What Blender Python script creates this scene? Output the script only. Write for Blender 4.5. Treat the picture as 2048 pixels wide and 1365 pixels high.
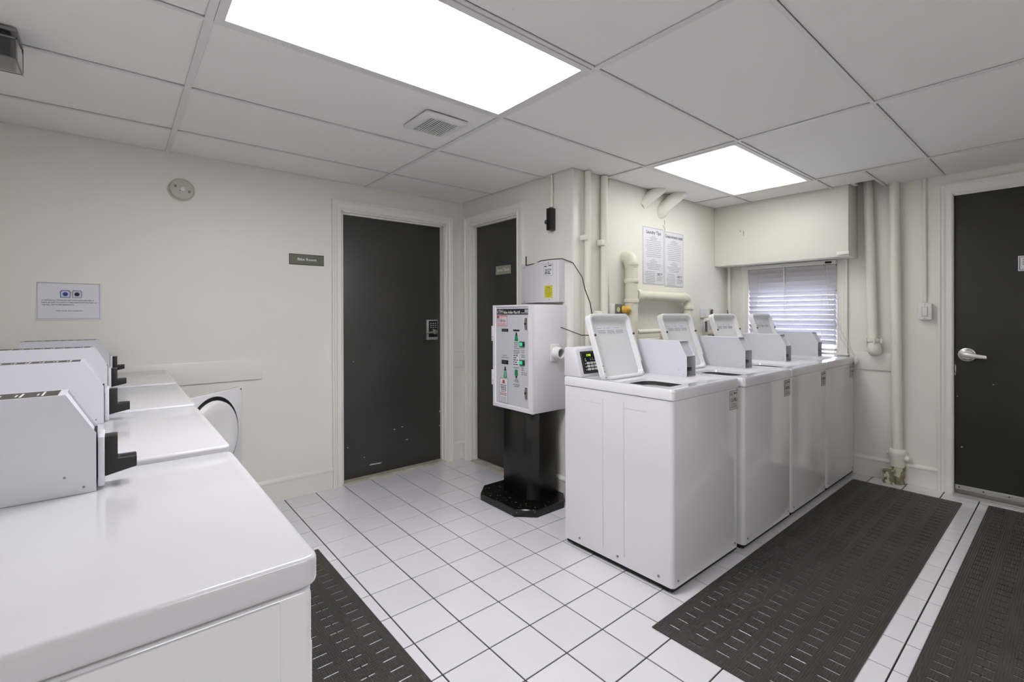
import bpy, bmesh, math, random
from mathutils import Vector, Matrix

for o in list(bpy.data.objects):
    bpy.data.objects.remove(o, do_unlink=True)
scene = bpy.context.scene
COL = scene.collection
random.seed(4)

# ------------------------------------------------------------------ camera, world, exposure
S = 0.2045                                   # floor tile pitch
CAM = Vector((-0.8682, -3.4664, 1.2567))
YAW, PITCH, ROLL = 0.6958, -0.0018, -0.0024
fw = Vector((math.sin(YAW)*math.cos(PITCH), math.cos(YAW)*math.cos(PITCH), math.sin(PITCH)))
rt = Vector((math.cos(YAW), -math.sin(YAW), 0)); up = rt.cross(fw)
rt, up = rt*math.cos(ROLL)+up*math.sin(ROLL), -rt*math.sin(ROLL)+up*math.cos(ROLL)
cam = bpy.data.cameras.new('camera'); camo = bpy.data.objects.new('camera', cam); COL.objects.link(camo)
m = Matrix((rt, up, -fw)).transposed().to_4x4(); m.translation = CAM
camo.matrix_world = m
cam.sensor_width = 36; cam.lens = 945.6*36/2048; cam.shift_y = -(682.5-631.15)/2048
cam.clip_start = 0.02
scene.camera = camo
w = bpy.data.worlds.new('sky'); scene.world = w; w.use_nodes = True
w.node_tree.nodes['Background'].inputs[0].default_value = (0.80, 0.84, 1.0, 1)
w.node_tree.nodes['Background'].inputs[1].default_value = 9.0
scene.view_settings.view_transform = 'Standard'; scene.view_settings.look = 'None'
scene.view_settings.gamma = 1.0; scene.view_settings.use_curve_mapping = False
scene.view_settings.exposure = 0.46
LENS_POWER = 18.5

# ------------------------------------------------------------------ materials
def lin(c):
    return tuple((v/255/12.92 if v/255 <= .04045 else ((v/255+.055)/1.055)**2.4) for v in c)
MATS = {}
def mat(name, rgb, rough=.5, metal=0.0, coat=0.0, bump=None, vary=None, trans=0.0, speck=None, emit=None, rnd=0.0, spec=.5):
    """rgb in sRGB 0-255; bump=(scale,strength,dist); vary=(scale,amount)"""
    if name in MATS: return MATS[name]
    mm = bpy.data.materials.new(name); mm.use_nodes = True
    nt = mm.node_tree; b = nt.nodes['Principled BSDF']; L = nt.links
    c = lin(rgb)+(1,)
    b.inputs['Base Color'].default_value = c
    b.inputs['Roughness'].default_value = rough; b.inputs['Metallic'].default_value = metal
    b.inputs['Coat Weight'].default_value = coat; b.inputs['Coat Roughness'].default_value = .08
    b.inputs['Transmission Weight'].default_value = trans
    b.inputs['Specular IOR Level'].default_value = spec
    tc = nt.nodes.new('ShaderNodeTexCoord'); src = tc.outputs['Object']
    colour = None
    if vary:
        n = nt.nodes.new('ShaderNodeTexNoise'); n.inputs['Scale'].default_value = vary[0]; n.inputs['Detail'].default_value = 5
        L.new(src, n.inputs['Vector'])
        mr = nt.nodes.new('ShaderNodeMapRange'); mr.inputs['From Min'].default_value = .3; mr.inputs['From Max'].default_value = .7
        mr.inputs['To Min'].default_value = 1-vary[1]; mr.inputs['To Max'].default_value = 1+vary[1]*.4
        L.new(n.outputs['Fac'], mr.inputs['Value'])
        mx = nt.nodes.new('ShaderNodeMix'); mx.data_type = 'RGBA'; mx.blend_type = 'MULTIPLY'; mx.inputs['Factor'].default_value = 1
        mx.inputs[6].default_value = c; L.new(mr.outputs['Result'], mx.inputs[7]); colour = mx.outputs[2]
    if rnd:
        oi = nt.nodes.new('ShaderNodeObjectInfo')
        mr = nt.nodes.new('ShaderNodeMapRange'); mr.inputs['To Min'].default_value = 1-rnd; mr.inputs['To Max'].default_value = 1
        L.new(oi.outputs['Random'], mr.inputs['Value'])
        mx = nt.nodes.new('ShaderNodeMix'); mx.data_type = 'RGBA'; mx.blend_type = 'MULTIPLY'; mx.inputs['Factor'].default_value = 1
        if colour: L.new(colour, mx.inputs[6])
        else: mx.inputs[6].default_value = c
        L.new(mr.outputs['Result'], mx.inputs[7]); colour = mx.outputs[2]
    if speck:                                 # (scale, threshold, rgb)
        n = nt.nodes.new('ShaderNodeTexNoise'); n.inputs['Scale'].default_value = speck[0]; n.inputs['Detail'].default_value = 2
        L.new(src, n.inputs['Vector'])
        mr = nt.nodes.new('ShaderNodeMapRange'); mr.inputs['From Min'].default_value = speck[1]; mr.inputs['From Max'].default_value = speck[1]+.02
        L.new(n.outputs['Fac'], mr.inputs['Value'])
        mx = nt.nodes.new('ShaderNodeMix'); mx.data_type = 'RGBA'
        L.new(mr.outputs['Result'], mx.inputs['Factor'])
        if colour: L.new(colour, mx.inputs[6])
        else: mx.inputs[6].default_value = c
        mx.inputs[7].default_value = lin(speck[2])+(1,); colour = mx.outputs[2]
    if colour: L.new(colour, b.inputs['Base Color'])
    if bump:
        n = nt.nodes.new('ShaderNodeTexNoise'); n.inputs['Scale'].default_value = bump[0]; n.inputs['Detail'].default_value = 4
        L.new(src, n.inputs['Vector'])
        bp = nt.nodes.new('ShaderNodeBump'); bp.inputs['Strength'].default_value = bump[1]; bp.inputs['Distance'].default_value = bump[2]
        L.new(n.outputs['Fac'], bp.inputs['Height']); L.new(bp.outputs['Normal'], b.inputs['Normal'])
    if emit:
        b.inputs['Emission Color'].default_value = c; b.inputs['Emission Strength'].default_value = emit
    MATS[name] = mm
    return mm

WALL = mat('cream_wall_paint', (236, 234, 225), .45, bump=(55, .12, .004), vary=(1.3, .03))
WALLR = mat('rough_cream_plaster', (237, 235, 225), .5, bump=(22, .35, .006), vary=(2.2, .05))
TRIM = mat('glossy_cream_trim', (236, 234, 226), .32, bump=(30, .06, .003))
PIPE = mat('painted_pipe', (234, 232, 221), .4, bump=(45, .3, .003))
CTILE = mat('ceiling_tile', (240, 239, 237), .85, bump=(420, .35, .0015), speck=(260, .72, (205, 203, 199)))
TEE = mat('ceiling_grid_metal', (226, 225, 225), .45)
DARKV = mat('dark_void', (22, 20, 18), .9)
DOORM = mat('charcoal_door_paint', (60, 60, 58), .42, bump=(90, .15, .003), vary=(3, .15), speck=(9, .82, (92, 92, 90)))
DOORR = mat('black_textured_door_paint', (40, 40, 36), .5, bump=(260, .6, .003), vary=(5, .15))
SILL = mat('dirty_threshold', (186, 180, 164), .6, bump=(60, .3, .003), vary=(9, .35))
ALU = mat('brushed_aluminium', (190, 189, 186), .35, metal=.6)
CHROME = mat('satin_chrome', (215, 214, 212), .25, metal=.85)
TILE = mat('white_glazed_tile', (226, 224, 229), .14, vary=(4, .03), rnd=.05, coat=.2)
GROUT = mat('dark_grout', (46, 42, 40), .9, bump=(200, .3, .002))
ENAMEL = mat('white_enamel', (219, 218, 223), .16, coat=.3, bump=(9, .02, .002))
ENAMELS = mat('white_enamel_side', (226, 225, 228), .10, coat=.3, bump=(5, .10, .004))
METER = mat('pale_powder_coat', (214, 214, 222), .38, bump=(500, .12, .001))
PLASTW = mat('white_plastic', (230, 229, 228), .35)
LIDIN = mat('white_lid_liner', (222, 223, 224), .3)
BLACK = mat('black_plastic', (20, 20, 20), .42)
BLACKS = mat('black_satin_steel', (20, 20, 19), .3, bump=(8, .05, .002), speck=(70, .75, (120, 120, 116)))
BLACKG = mat('black_speckled_base', (15, 15, 14), .2, speck=(55, .68, (105, 104, 98)))
DKGREY = mat('dark_grey_metal', (88, 88, 88), .35, metal=.6)
GREY = mat('grey_metal', (140, 140, 140), .4, metal=.6)
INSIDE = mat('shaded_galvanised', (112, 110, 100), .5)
RUB = mat('black_rubber', (16, 16, 16), .6)
PAPER = mat('white_paper', (226, 226, 232), .6)
INK = mat('black_ink', (30, 30, 32), .6)
INKG = mat('grey_ink', (122, 122, 126), .6)
INKR = mat('red_ink', (176, 70, 62), .6)
INKP = mat('pale_red_ink', (196, 128, 122), .6)
WHITEINK = mat('white_ink', (235, 235, 235), .5)
SIGN = mat('olive_sign_plate', (104, 106, 88), .4)
SIGN2 = mat('pale_olive_sign_plate', (150, 152, 132), .4)
SIGNB = mat('dark_sign_edge', (48, 48, 38), .5)
YELLOW = mat('yellow_notice', (214, 210, 60), .55)
YELPLUG = mat('yellow_plug', (214, 172, 60), .45)
GREEN = mat('green_print', (30, 138, 82), .5)
GREENB = mat('green_lit_button', (60, 205, 150), .35, emit=.25)
GREEND = mat('dark_green_bezel', (14, 52, 42), .3)
LED = mat('yellow_green_display', (178, 214, 40), .4, emit=.9)
FACE = mat('machine_face_panel', (204, 204, 212), .4)
FRAMEW = mat('machine_white_paint', (228, 226, 232), .32, coat=.1)
BLUE = mat('blue_valve_handle', (42, 62, 132), .4)
BRASS = mat('brass_fitting', (150, 128, 84), .4, metal=.8)
REDH = mat('red_hose', (176, 78, 62), .5)
PVC = mat('cream_pvc', (224, 221, 204), .34)
RUST = mat('flaking_rusty_iron', (158, 148, 124), .8, bump=(40, 1, .01), vary=(24, .55), speck=(18, .52, (214, 208, 186)))
SLAT = mat('blind_slat', (224, 222, 226), .45)
_nt = SLAT.node_tree; _tr = _nt.nodes.new('ShaderNodeBsdfTranslucent'); _tr.inputs[0].default_value = (.8, .8, .86, 1)
_mx = _nt.nodes.new('ShaderNodeMixShader'); _mx.inputs[0].default_value = .12
_nt.links.new(_nt.nodes['Principled BSDF'].outputs[0], _mx.inputs[1]); _nt.links.new(_tr.outputs[0], _mx.inputs[2]); _nt.links.new(_mx.outputs[0], _nt.nodes['Material Output'].inputs[0])
CORD = mat('blind_cord', (206, 203, 198), .7)
SMOKE = mat('aged_white_plastic', (205, 198, 188), .45)
GLASS = mat('window_glass', (245, 248, 255), .02, trans=1.0)
CLEAR = mat('clear_acrylic', (228, 228, 230), .02, trans=1.0)
BOXG = mat('light_grey_cabinet', (218, 216, 220), .4)

def rubber_mat(name, axis):
    mm = bpy.data.materials.new(name); mm.use_nodes = True; nt = mm.node_tree; b = nt.nodes['Principled BSDF']
    b.inputs['Base Color'].default_value = lin((70, 68, 65))+(1,); b.inputs['Roughness'].default_value = .38
    tc = nt.nodes.new('ShaderNodeTexCoord'); sp = nt.nodes.new('ShaderNodeSeparateXYZ'); nt.links.new(tc.outputs['Object'], sp.inputs[0])
    def sinw(sock, k):
        a = nt.nodes.new('ShaderNodeMath'); a.operation = 'MULTIPLY'; a.inputs[1].default_value = k; nt.links.new(sock, a.inputs[0])
        s = nt.nodes.new('ShaderNodeMath'); s.operation = 'SINE'; nt.links.new(a.outputs[0], s.inputs[0]); return s.outputs[0]
    a = sinw(sp.outputs[1-axis], 2*math.pi/.0085); c = sinw(sp.outputs[axis], 2*math.pi/.012)
    k = nt.nodes.new('ShaderNodeMath'); k.operation = 'MULTIPLY'; k.inputs[1].default_value = .35; nt.links.new(c, k.inputs[0])
    ad = nt.nodes.new('ShaderNodeMath'); nt.links.new(a, ad.inputs[0]); nt.links.new(k.outputs[0], ad.inputs[1])
    bp = nt.nodes.new('ShaderNodeBump'); bp.inputs['Strength'].default_value = 1.0; bp.inputs['Distance'].default_value = .003
    nt.links.new(ad.outputs[0], bp.inputs['Height']); nt.links.new(bp.outputs['Normal'], b.inputs['Normal'])
    nz = nt.nodes.new('ShaderNodeTexNoise'); nz.inputs['Scale'].default_value = 3.5; nz.inputs['Detail'].default_value = 6
    nt.links.new(tc.outputs['Object'], nz.inputs['Vector'])
    cr = nt.nodes.new('ShaderNodeMix'); cr.data_type = 'RGBA'; nt.links.new(nz.outputs['Fac'], cr.inputs['Factor'])
    cr.inputs[6].default_value = lin((60, 58, 56))+(1,); cr.inputs[7].default_value = lin((98, 95, 91))+(1,)
    nt.links.new(cr.outputs[2], b.inputs['Base Color'])
    return mm
MATX = rubber_mat('ribbed_black_rubber_x', 0); MATY = rubber_mat('ribbed_black_rubber_y', 1)

def lens_mat(name, tint, power):
    mm = bpy.data.materials.new(name); mm.use_nodes = True; nt = mm.node_tree; b = nt.nodes['Principled BSDF']
    b.inputs['Base Color'].default_value = (.8, .8, .8, 1); b.inputs['Roughness'].default_value = .4
    tc = nt.nodes.new('ShaderNodeTexCoord'); sp = nt.nodes.new('ShaderNodeSeparateXYZ'); nt.links.new(tc.outputs['Object'], sp.inputs[0])
    # the two tube rows behind the prismatic lens: brighter bands along the fitting
    mu = nt.nodes.new('ShaderNodeMath'); mu.operation = 'MULTIPLY'; mu.inputs[1].default_value = 2*math.pi/.27
    nt.links.new(sp.outputs[1], mu.inputs[0])
    cs = nt.nodes.new('ShaderNodeMath'); cs.operation = 'COSINE'; nt.links.new(mu.outputs[0], cs.inputs[0])
    mr = nt.nodes.new('ShaderNodeMapRange'); mr.inputs['From Min'].default_value = 1; mr.inputs['From Max'].default_value = -1
    mr.inputs['To Min'].default_value = .45; mr.inputs['To Max'].default_value = 1.0
    nt.links.new(cs.outputs[0], mr.inputs['Value'])
    vo = nt.nodes.new('ShaderNodeTexVoronoi'); vo.inputs['Scale'].default_value = 190; vo.inputs['Randomness'].default_value = 0
    nt.links.new(tc.outputs['Object'], vo.inputs['Vector'])
    m2 = nt.nodes.new('ShaderNodeMapRange'); m2.inputs['From Max'].default_value = .7; m2.inputs['To Min'].default_value = 1.1; m2.inputs['To Max'].default_value = .75
    nt.links.new(vo.outputs['Distance'], m2.inputs['Value'])
    p = nt.nodes.new('ShaderNodeMath'); p.operation = 'MULTIPLY'; nt.links.new(mr.outputs[0], p.inputs[0]); nt.links.new(m2.outputs[0], p.inputs[1])
    q = nt.nodes.new('ShaderNodeMath'); q.operation = 'MULTIPLY'; q.inputs[1].default_value = power; nt.links.new(p.outputs[0], q.inputs[0])
    b.inputs['Emission Color'].default_value = tint+(1,)
    nt.links.new(q.outputs[0], b.inputs['Emission Strength'])
    return mm
LENS = lens_mat('glowing_prismatic_lens', (.975, .97, 1.0), LENS_POWER)
LENS2 = lens_mat('glowing_prismatic_lens_dimmed', (1.0, .995, .97), LENS_POWER*.34)  # strength lowered to balance brightness across the room
LENS3 = lens_mat('glowing_prismatic_lens_added', (.975, .97, 1.0), LENS_POWER*.72)  # lens of the added light behind the camera

# ------------------------------------------------------------------ mesh builder
class MB:
    def __init__(s, T=None): s.v = []; s.f = []; s.T = T
    def add(s, verts, faces):
        k = len(s.v)
        for p in verts:
            p = Vector(p); s.v.append(tuple(s.T @ p) if s.T else tuple(p))
        s.f += [tuple(i+k for i in f) for f in faces]
        return s
    def box(s, x0, y0, z0, x1, y1, z1):
        x0, x1 = sorted((x0, x1)); y0, y1 = sorted((y0, y1)); z0, z1 = sorted((z0, z1))
        return s.add([(x0,y0,z0),(x1,y0,z0),(x1,y1,z0),(x0,y1,z0),(x0,y0,z1),(x1,y0,z1),(x1,y1,z1),(x0,y1,z1)],
                     [(0,3,2,1),(4,5,6,7),(0,1,5,4),(1,2,6,5),(2,3,7,6),(3,0,4,7)])
    def prism(s, poly, axis, a, b):
        """poly: 2D points in the other two axes (order x,y,z without axis)"""
        def P(p, t):
            q = list(p); q.insert(axis, t); return q
        n = len(poly)
        return s.add([P(p, a) for p in poly]+[P(p, b) for p in poly],
                     [tuple(range(n))[::-1], tuple(range(n, 2*n))]+[(i, (i+1) % n, n+(i+1) % n, n+i) for i in range(n)])
    def tube(s, pts, r, n=12, caps=True, radii=None):
        pts = [Vector(p) for p in pts]; k = len(pts)
        rings = []; ref = None
        for i, p in enumerate(pts):
            d = (pts[min(i+1, k-1)]-pts[max(i-1, 0)]).normalized()
            if ref is None:
                ref = Vector((0, 0, 1)) if abs(d.z) < .9 else Vector((1, 0, 0))
            a = (ref-d*ref.dot(d)).normalized(); b = d.cross(a); ref = a
            rr = radii[i] if radii else r
            rings.append([p+a*rr*math.cos(2*math.pi*j/n)+b*rr*math.sin(2*math.pi*j/n) for j in range(n)])
        vs = [q for R in rings for q in R]; fs = []
        for i in range(k-1):
            for j in range(n):
                fs.append((i*n+j, i*n+(j+1) % n, (i+1)*n+(j+1) % n, (i+1)*n+j))
        if caps: fs += [tuple(range(n))[::-1], tuple(range((k-1)*n, k*n))]
        return s.add(vs, fs)
    def cyl(s, a, b, r, n=16, r2=None): return s.tube([a, b], r, n, radii=[r, r if r2 is None else r2])
    def ring(s, A, B):
        """quads between two equal-length closed loops"""
        n = len(A)
        return s.add(list(A)+list(B), [(i, (i+1) % n, n+(i+1) % n, n+i) for i in range(n)])
    def cap(s, A): return s.add(A, [tuple(range(len(A)))])
    def build(s, name, m, parent=None, bevel=0, seg=2, smooth=35, kind=None, fix=True):
        me = bpy.data.meshes.new(name); me.from_pydata(s.v, [], s.f)
        bm = bmesh.new(); bm.from_mesh(me)
        bmesh.ops.remove_doubles(bm, verts=bm.verts, dist=1e-6)
        if fix: bmesh.ops.recalc_face_normals(bm, faces=bm.faces)
        if bevel:
            es = [e for e in bm.edges if len(e.link_faces) == 2 and e.calc_face_angle(0) > math.radians(30)]
            bmesh.ops.bevel(bm, geom=es, offset=bevel, segments=seg, affect='EDGES', profile=.5, clamp_overlap=True)
        bm.to_mesh(me); bm.free()
        me.shade_smooth(); me.set_sharp_from_angle(angle=math.radians(smooth))
        me.materials.append(m)
        o = bpy.data.objects.new(name, me); COL.objects.link(o)
        if parent: o.parent = parent
        if kind: o['kind'] = kind
        return o
def rrect(u0, v0, u1, v1, r, n=5):
    out = []
    for cx, cy, a in ((u1-r, v1-r, 0), (u0+r, v1-r, 90), (u0+r, v0+r, 180), (u1-r, v0+r, 270)):
        for i in range(n+1):
            t = math.radians(a+90*i/n); out.append((cx+r*math.cos(t), cy+r*math.sin(t)))
    return out
def circ(cx, cy, r, n=24): return [(cx+r*math.cos(2*math.pi*i/n), cy+r*math.sin(2*math.pi*i/n)) for i in range(n)]
def frame(o, u, v):
    u = Vector(u); v = Vector(v); n = u.cross(v)
    M = Matrix((u, v, n)).transposed().to_4x4(); M.translation = Vector(o); return M
def FY(x, y, z): return frame((x, y, z), (1, 0, 0), (0, 0, 1))        # on a wall facing -y
def FX(x, y, z): return frame((x, y, z), (0, -1, 0), (0, 0, 1))       # on a wall facing -x
def bend(p0, p1, p2, r, n=5):
    """rounded corner points from p0 through p1 to p2"""
    p0, p1, p2 = map(Vector, (p0, p1, p2)); a = (p0-p1).normalized()*r; b = (p2-p1).normalized()*r
    return [p1+a*(1-t)**2+b*t**2 for t in [i/n for i in range(n+1)]]
def tag(o, label, cat, group=None):
    o['label'] = label; o['category'] = cat
    if group: o['group'] = group
    return o
def thing(name, label, cat, loc=(0, 0, 0), rz=0, group=None):
    o = bpy.data.objects.new(name, None); o.empty_display_size = .05; COL.objects.link(o)
    o.location = loc; o.rotation_euler = (0, 0, rz)
    return tag(o, label, cat, group)
def text(s, T, u, v, h, m, parent, width=None, align='LEFT', name='lettering', ext=.0004, shear=0, bold=0):
    cu = bpy.data.curves.new('t', 'FONT'); cu.body = s; cu.size = 1; cu.extrude = 0; cu.align_x = 'LEFT'; cu.shear = shear
    cu.resolution_u = 2; cu.offset = bold
    ob = bpy.data.objects.new('t', cu); COL.objects.link(ob)
    dg = bpy.context.evaluated_depsgraph_get(); me = bpy.data.meshes.new_from_object(ob.evaluated_get(dg))
    bpy.data.objects.remove(ob)
    xs = [q.co.x for q in me.vertices]; ys = [q.co.y for q in me.vertices]
    x0, x1 = min(xs), max(xs); sy = h/.72; sx = sy if width is None else width/(x1-x0)
    tw = (x1-x0)*sx; off = {'LEFT': 0, 'CENTER': -tw/2, 'RIGHT': -tw}[align]
    for q in me.vertices:
        q.co = T @ Vector((u+off+(q.co.x-x0)*sx, v+q.co.y*sy, ext))
    me.name = name; me.materials.clear(); me.materials.append(m)
    o = bpy.data.objects.new(name, me); COL.objects.link(o); o.parent = parent
    return o
def lines(T, rows, h, m, parent, name='printed_lines', ext=.0003):
    """rows of illegible fine print as word-length dashes: (u0, v, length)"""
    mb = MB(T); rg = random.Random(len(rows)*7+1)
    for u0, v, L in rows:
        u = u0
        while u < u0+L-1e-6:
            k = min(h*rg.uniform(2.2, 5.5), u0+L-u)
            mb.add([(u, v, ext), (u+k, v, ext), (u+k, v+h, ext), (u, v+h, ext)], [(0, 1, 2, 3)])
            u += k+h*.7
    return mb.build(name, m, parent, fix=False, kind='stuff')
def struct(o, label=None):
    o['kind'] = 'structure'
    if label: o['label'] = label
    return o

# ------------------------------------------------------------------ room shell
CZ = 2.225; XL, XR = -1.55, 3.61; YF = -5.3; X2 = 1.462; Y3 = -1.31; TH = .1; TOP = 2.32
DX0, DX1, DZ = .395, 1.285, 2.027               # bike room door opening
EY0, EY1 = -.745, -.125                         # closet door opening (y)
RY0, RY1, RZ = -3.83, -2.907, 2.085             # right door opening (y)
WY0, WY1, WZ0, WZ1 = -2.215, -1.522, .86, 1.48    # window opening
def wallmb(boxes, name, m):
    mb = MB()
    for b in boxes: mb.box(*b)
    return struct(mb.build(name, m))
wallmb([(XL-TH, 0, -.05, DX0, TH, TOP), (DX1, 0, -.05, X2+TH, TH, TOP), (DX0, 0, DZ, DX1, TH, TOP)], 'wall_back', WALL)
wallmb([(X2, EY1, -.05, X2+TH, 0, TOP), (X2, Y3+TH, -.05, X2+TH, EY0, TOP), (X2, EY0, DZ, X2+TH, EY1, TOP)], 'wall_closet', WALL)
wallmb([(X2, Y3, -.05, XR+TH, Y3+TH, TOP)], 'wall_washer', WALLR)
wallmb([(XR, WY1, -.05, XR+TH, Y3, TOP), (XR, RY1, -.05, XR+TH, WY0, TOP), (XR, WY0, -.05, XR+TH, WY1, WZ0), (XR, WY0, WZ1, XR+TH, WY1, TOP),
        (XR, RY0, RZ, XR+TH, RY1, TOP), (XR, YF-TH, -.05, XR+TH, RY0, TOP)], 'wall_right', WALL)
wallmb([(XL-TH, YF-TH, -.05, XL, 0, TOP)], 'wall_left', WALL)
wallmb([(XL, YF-TH, -.05, XR, YF, TOP)], 'wall_front', WALL)
# corner bead strip of the closet wall's outer corner, and soffit over the window
struct(MB().box(X2-.002, Y3-.003, 0, X2+.075, Y3+.02, CZ).build('trim_corner', TRIM, bevel=.004))
struct(MB().box(3.37, -2.355, 1.695, XR, Y3, TOP-.02).build('wall_soffit', WALL, bevel=.004))

floor = struct(MB().box(XL-TH, YF-TH, -.06, XR+TH, TH, -.004).build('floor', GROUT), None)
# tiles
def tb(x0, y0, x1, y1, mb=None):
    mb = mb or MB(); g = .0029; b = .0010
    A = [(x0+g, y0+g), (x1-g, y0+g), (x1-g, y1-g), (x0+g, y1-g)]; B = [(x0+g+b, y0+g+b), (x1-g-b, y0+g+b), (x1-g-b, y1-g-b), (x0+g+b, y1-g-b)]
    mb.ring([(p[0], p[1], -.004) for p in A], [(p[0], p[1], -.0008) for p in A])
    mb.ring([(p[0], p[1], -.0008) for p in A], [(p[0], p[1], 0) for p in B])
    mb.cap([(p[0], p[1], 0) for p in B]); return mb
xs = [XL]+[i*S for i in range(-7, 18)]+[XR]
ys = [-j*S for j in range(0, 15)]+[-14.89*S-k*S for k in range(0, 12)]
def proj(p):
    d = Vector(p)-CAM; wz = d.dot(fw)
    if wz < .05: return None
    return (1024+945.6*d.dot(rt)/wz, 631.15-945.6*d.dot(up)/wz, wz)
hidden = [(-1.6, -2.8, -.62, 0), (1.06, -2.27, 3.6, -1.3), (.85, -2.92, 3.34, -2.42), (1.3, -3.7, 3.45, -3.15), (-.66, -3.5, -.11, -.9)]
cand = []; rest = MB()
for i in range(len(xs)-1):
    for j in range(len(ys)-1):
        x0, x1, y1, y0 = xs[i], xs[i+1], ys[j], ys[j+1]
        if x1-x0 < .012 or y1-y0 < .012 or y0 < YF: continue
        if y1 > Y3+.01 and x0 > X2-.01: continue
        if y1 > Y3+.01: x1 = min(x1, X2+.0)
        c = ((x0+x1)/2, (y0+y1)/2, 0); p = proj(c)
        vis = p and -90 < p[0] < 2140 and p[1] < 1430
        if vis and any(h[0] < x0 and x1 < h[2] and h[1] < y0 and y1 < h[3] for h in hidden): vis = False
        (cand.append((p[2], (x0, y0, x1, y1))) if vis else tb(x0, y0, x1, y1, rest))
cand.sort()
for k, (d, r) in enumerate(cand):
    if k < 295:
        o = tb(0, 0, r[2]-r[0], r[3]-r[1]).build('tile', TILE, floor, smooth=3); o.location = (r[0], r[1], 0)
    else: tb(*r, rest)
if rest.f:
    rest.build('tiles_under_machines', TILE, floor, smooth=3, kind='stuff')

# ceiling: deck, tiles, tees
ceil_o = struct(MB().box(XL-TH, YF-TH, TOP, XR+TH, TH, TOP+.05).build('ceiling', DARKV))
cx = [XL, -.635, .583, 1.802, 3.015, XR]; cy = [0, -.433, -1.035, -1.64, -2.245, -2.862, -3.47, -4.08, -4.69, YF]
def ctile(x0, y0, x1, y1):
    g = .006
    MB().box(x0+g, y0+g, CZ+.0055, x1-g, y1-g, CZ+.020).build('ceiling_tile', CTILE, ceil_o, bevel=.003, seg=1)
LIGHTS = [(-.635, .583), (1.802, 3.015)]
for i in range(5):
    for j in range(9):
        x0, x1, y1, y0 = cx[i], cx[i+1], cy[j], cy[j+1]
        if (i, j) in ((1, 3), (3, 3), (1, 7)): continue              # light fittings, the last one added out of view
        if i == 3 and j == 2: ctile(x0, y0, x1, Y3-.003); continue
        if y1 > Y3+.05 and x0 > X2: continue
        if y0 > Y3-.02: x1 = min(x1, X2-.003)
        if i == 2 and j == 2:
            MB().prism([(x0+.006, y0+.006), (x1-.006, y0+.006), (x1-.006, Y3-.009), (X2-.008, Y3-.009), (X2-.008, y1-.006), (x0+.006, y1-.006)], 2, CZ+.0055, CZ+.020).build('ceiling_tile', CTILE, ceil_o, bevel=.003, seg=1); continue
        if i == 4 and j == 2: continue
        if i == 4 and j == 3: x1 = 3.366; 
        if i == 4 and j == 4:
            ctile(x0, y0, x1, -2.53); ctile(x0, -2.53, 3.366, y1); ctile(3.375, -2.40, 3.47, -2.36); continue
        ctile(x0, y0, x1, y1)
ctile(3.015, -1.64, 3.366, Y3-.003)
for x in cx[1:5]:
    yt = -.002 if x < X2 else Y3-.002
    MB().box(x-.012, YF, CZ-.002, x+.012, yt, CZ+.003).box(x-.002, YF, CZ+.003, x+.002, yt, CZ+.03).build('ceiling_main_tee', TEE, ceil_o)
for y in cy[1:9]:
    for i in range(5):
        x0, x1 = cx[i]+.012, cx[i+1]-.012
        if y > Y3 and x0 > X2: continue
        if y > Y3: x1 = min(x1, X2-.002)
        if i == 4 and y > -2.3: x1 = 3.368
        MB().box(x0, y-.007, CZ-.0015, x1, y+.007, CZ+.003).box(x0, y-.002, CZ+.003, x1, y+.002, CZ+.03).build('ceiling_cross_tee', TEE, ceil_o)
MB().box(3.027, -2.538, CZ-.0015, XR, -2.522, CZ+.003).build('ceiling_cross_tee', TEE, ceil_o)

# doors, casings, thresholds
def casing_profile(wd):
    return [(0, 0), (0, .012), (.006, .016), (.012, .012), (wd*.45, .012), (wd*.6, .018), (wd*.75, .018), (wd*.82, .024), (wd, .024), (wd, 0)]
def casing(name, T, u0, u1, v1, wd=.07):
    """moulded three-sided casing; profile measured outward from the opening, mitred"""
    mb = MB(T); pr = casing_profile(wd); n = len(pr); path = [(u0, 0, -1, 0), (u0, v1, -1, 1), (u1, v1, 1, 1), (u1, 0, 1, 0)]
    R = [[(a[0]+a[2]*p[0], a[1]+a[3]*p[0], p[1]) for p in pr] for a in path]
    for A, B in zip(R[:-1], R[1:]): mb.ring(A, B)
    mb.cap(R[0]); mb.cap(R[-1])
    return struct(mb.build(name, TRIM, smooth=25))
T1 = FY(0, 0, 0)
casing('trim_1', T1, DX0, DX1, DZ)
# jambs and stops
struct(MB().box(DX0-.001, -.002, 0, DX0+.012, TH, DZ).box(DX1-.012, -.002, 0, DX1+.001, TH, DZ).box(DX0, -.002, DZ-.012, DX1, TH, DZ+.001)
       .box(DX0+.012, .022, 0, DX0+.024, .05, DZ-.012).box(DX1-.024, .022, 0, DX1-.012, .05, DZ-.012).box(DX0+.012, .022, DZ-.024, DX1-.012, .05, DZ-.012)
       .build('trim_2', TRIM, bevel=.001, seg=1))
d1 = struct(MB().box(DX0+.013, .051, .018, DX1-.013, .092, DZ-.013).build('door_1', DOORM, bevel=.002), 'charcoal flush door of the bike room with keypad lever lock')
struct(MB().prism([(-.012, 0), (.0, .012), (.05, .016), (.1, .016), (.1, -.04), (-.012, -.04)], 0, DX0+.001, DX1-.001).build('trim_3', SILL))
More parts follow.
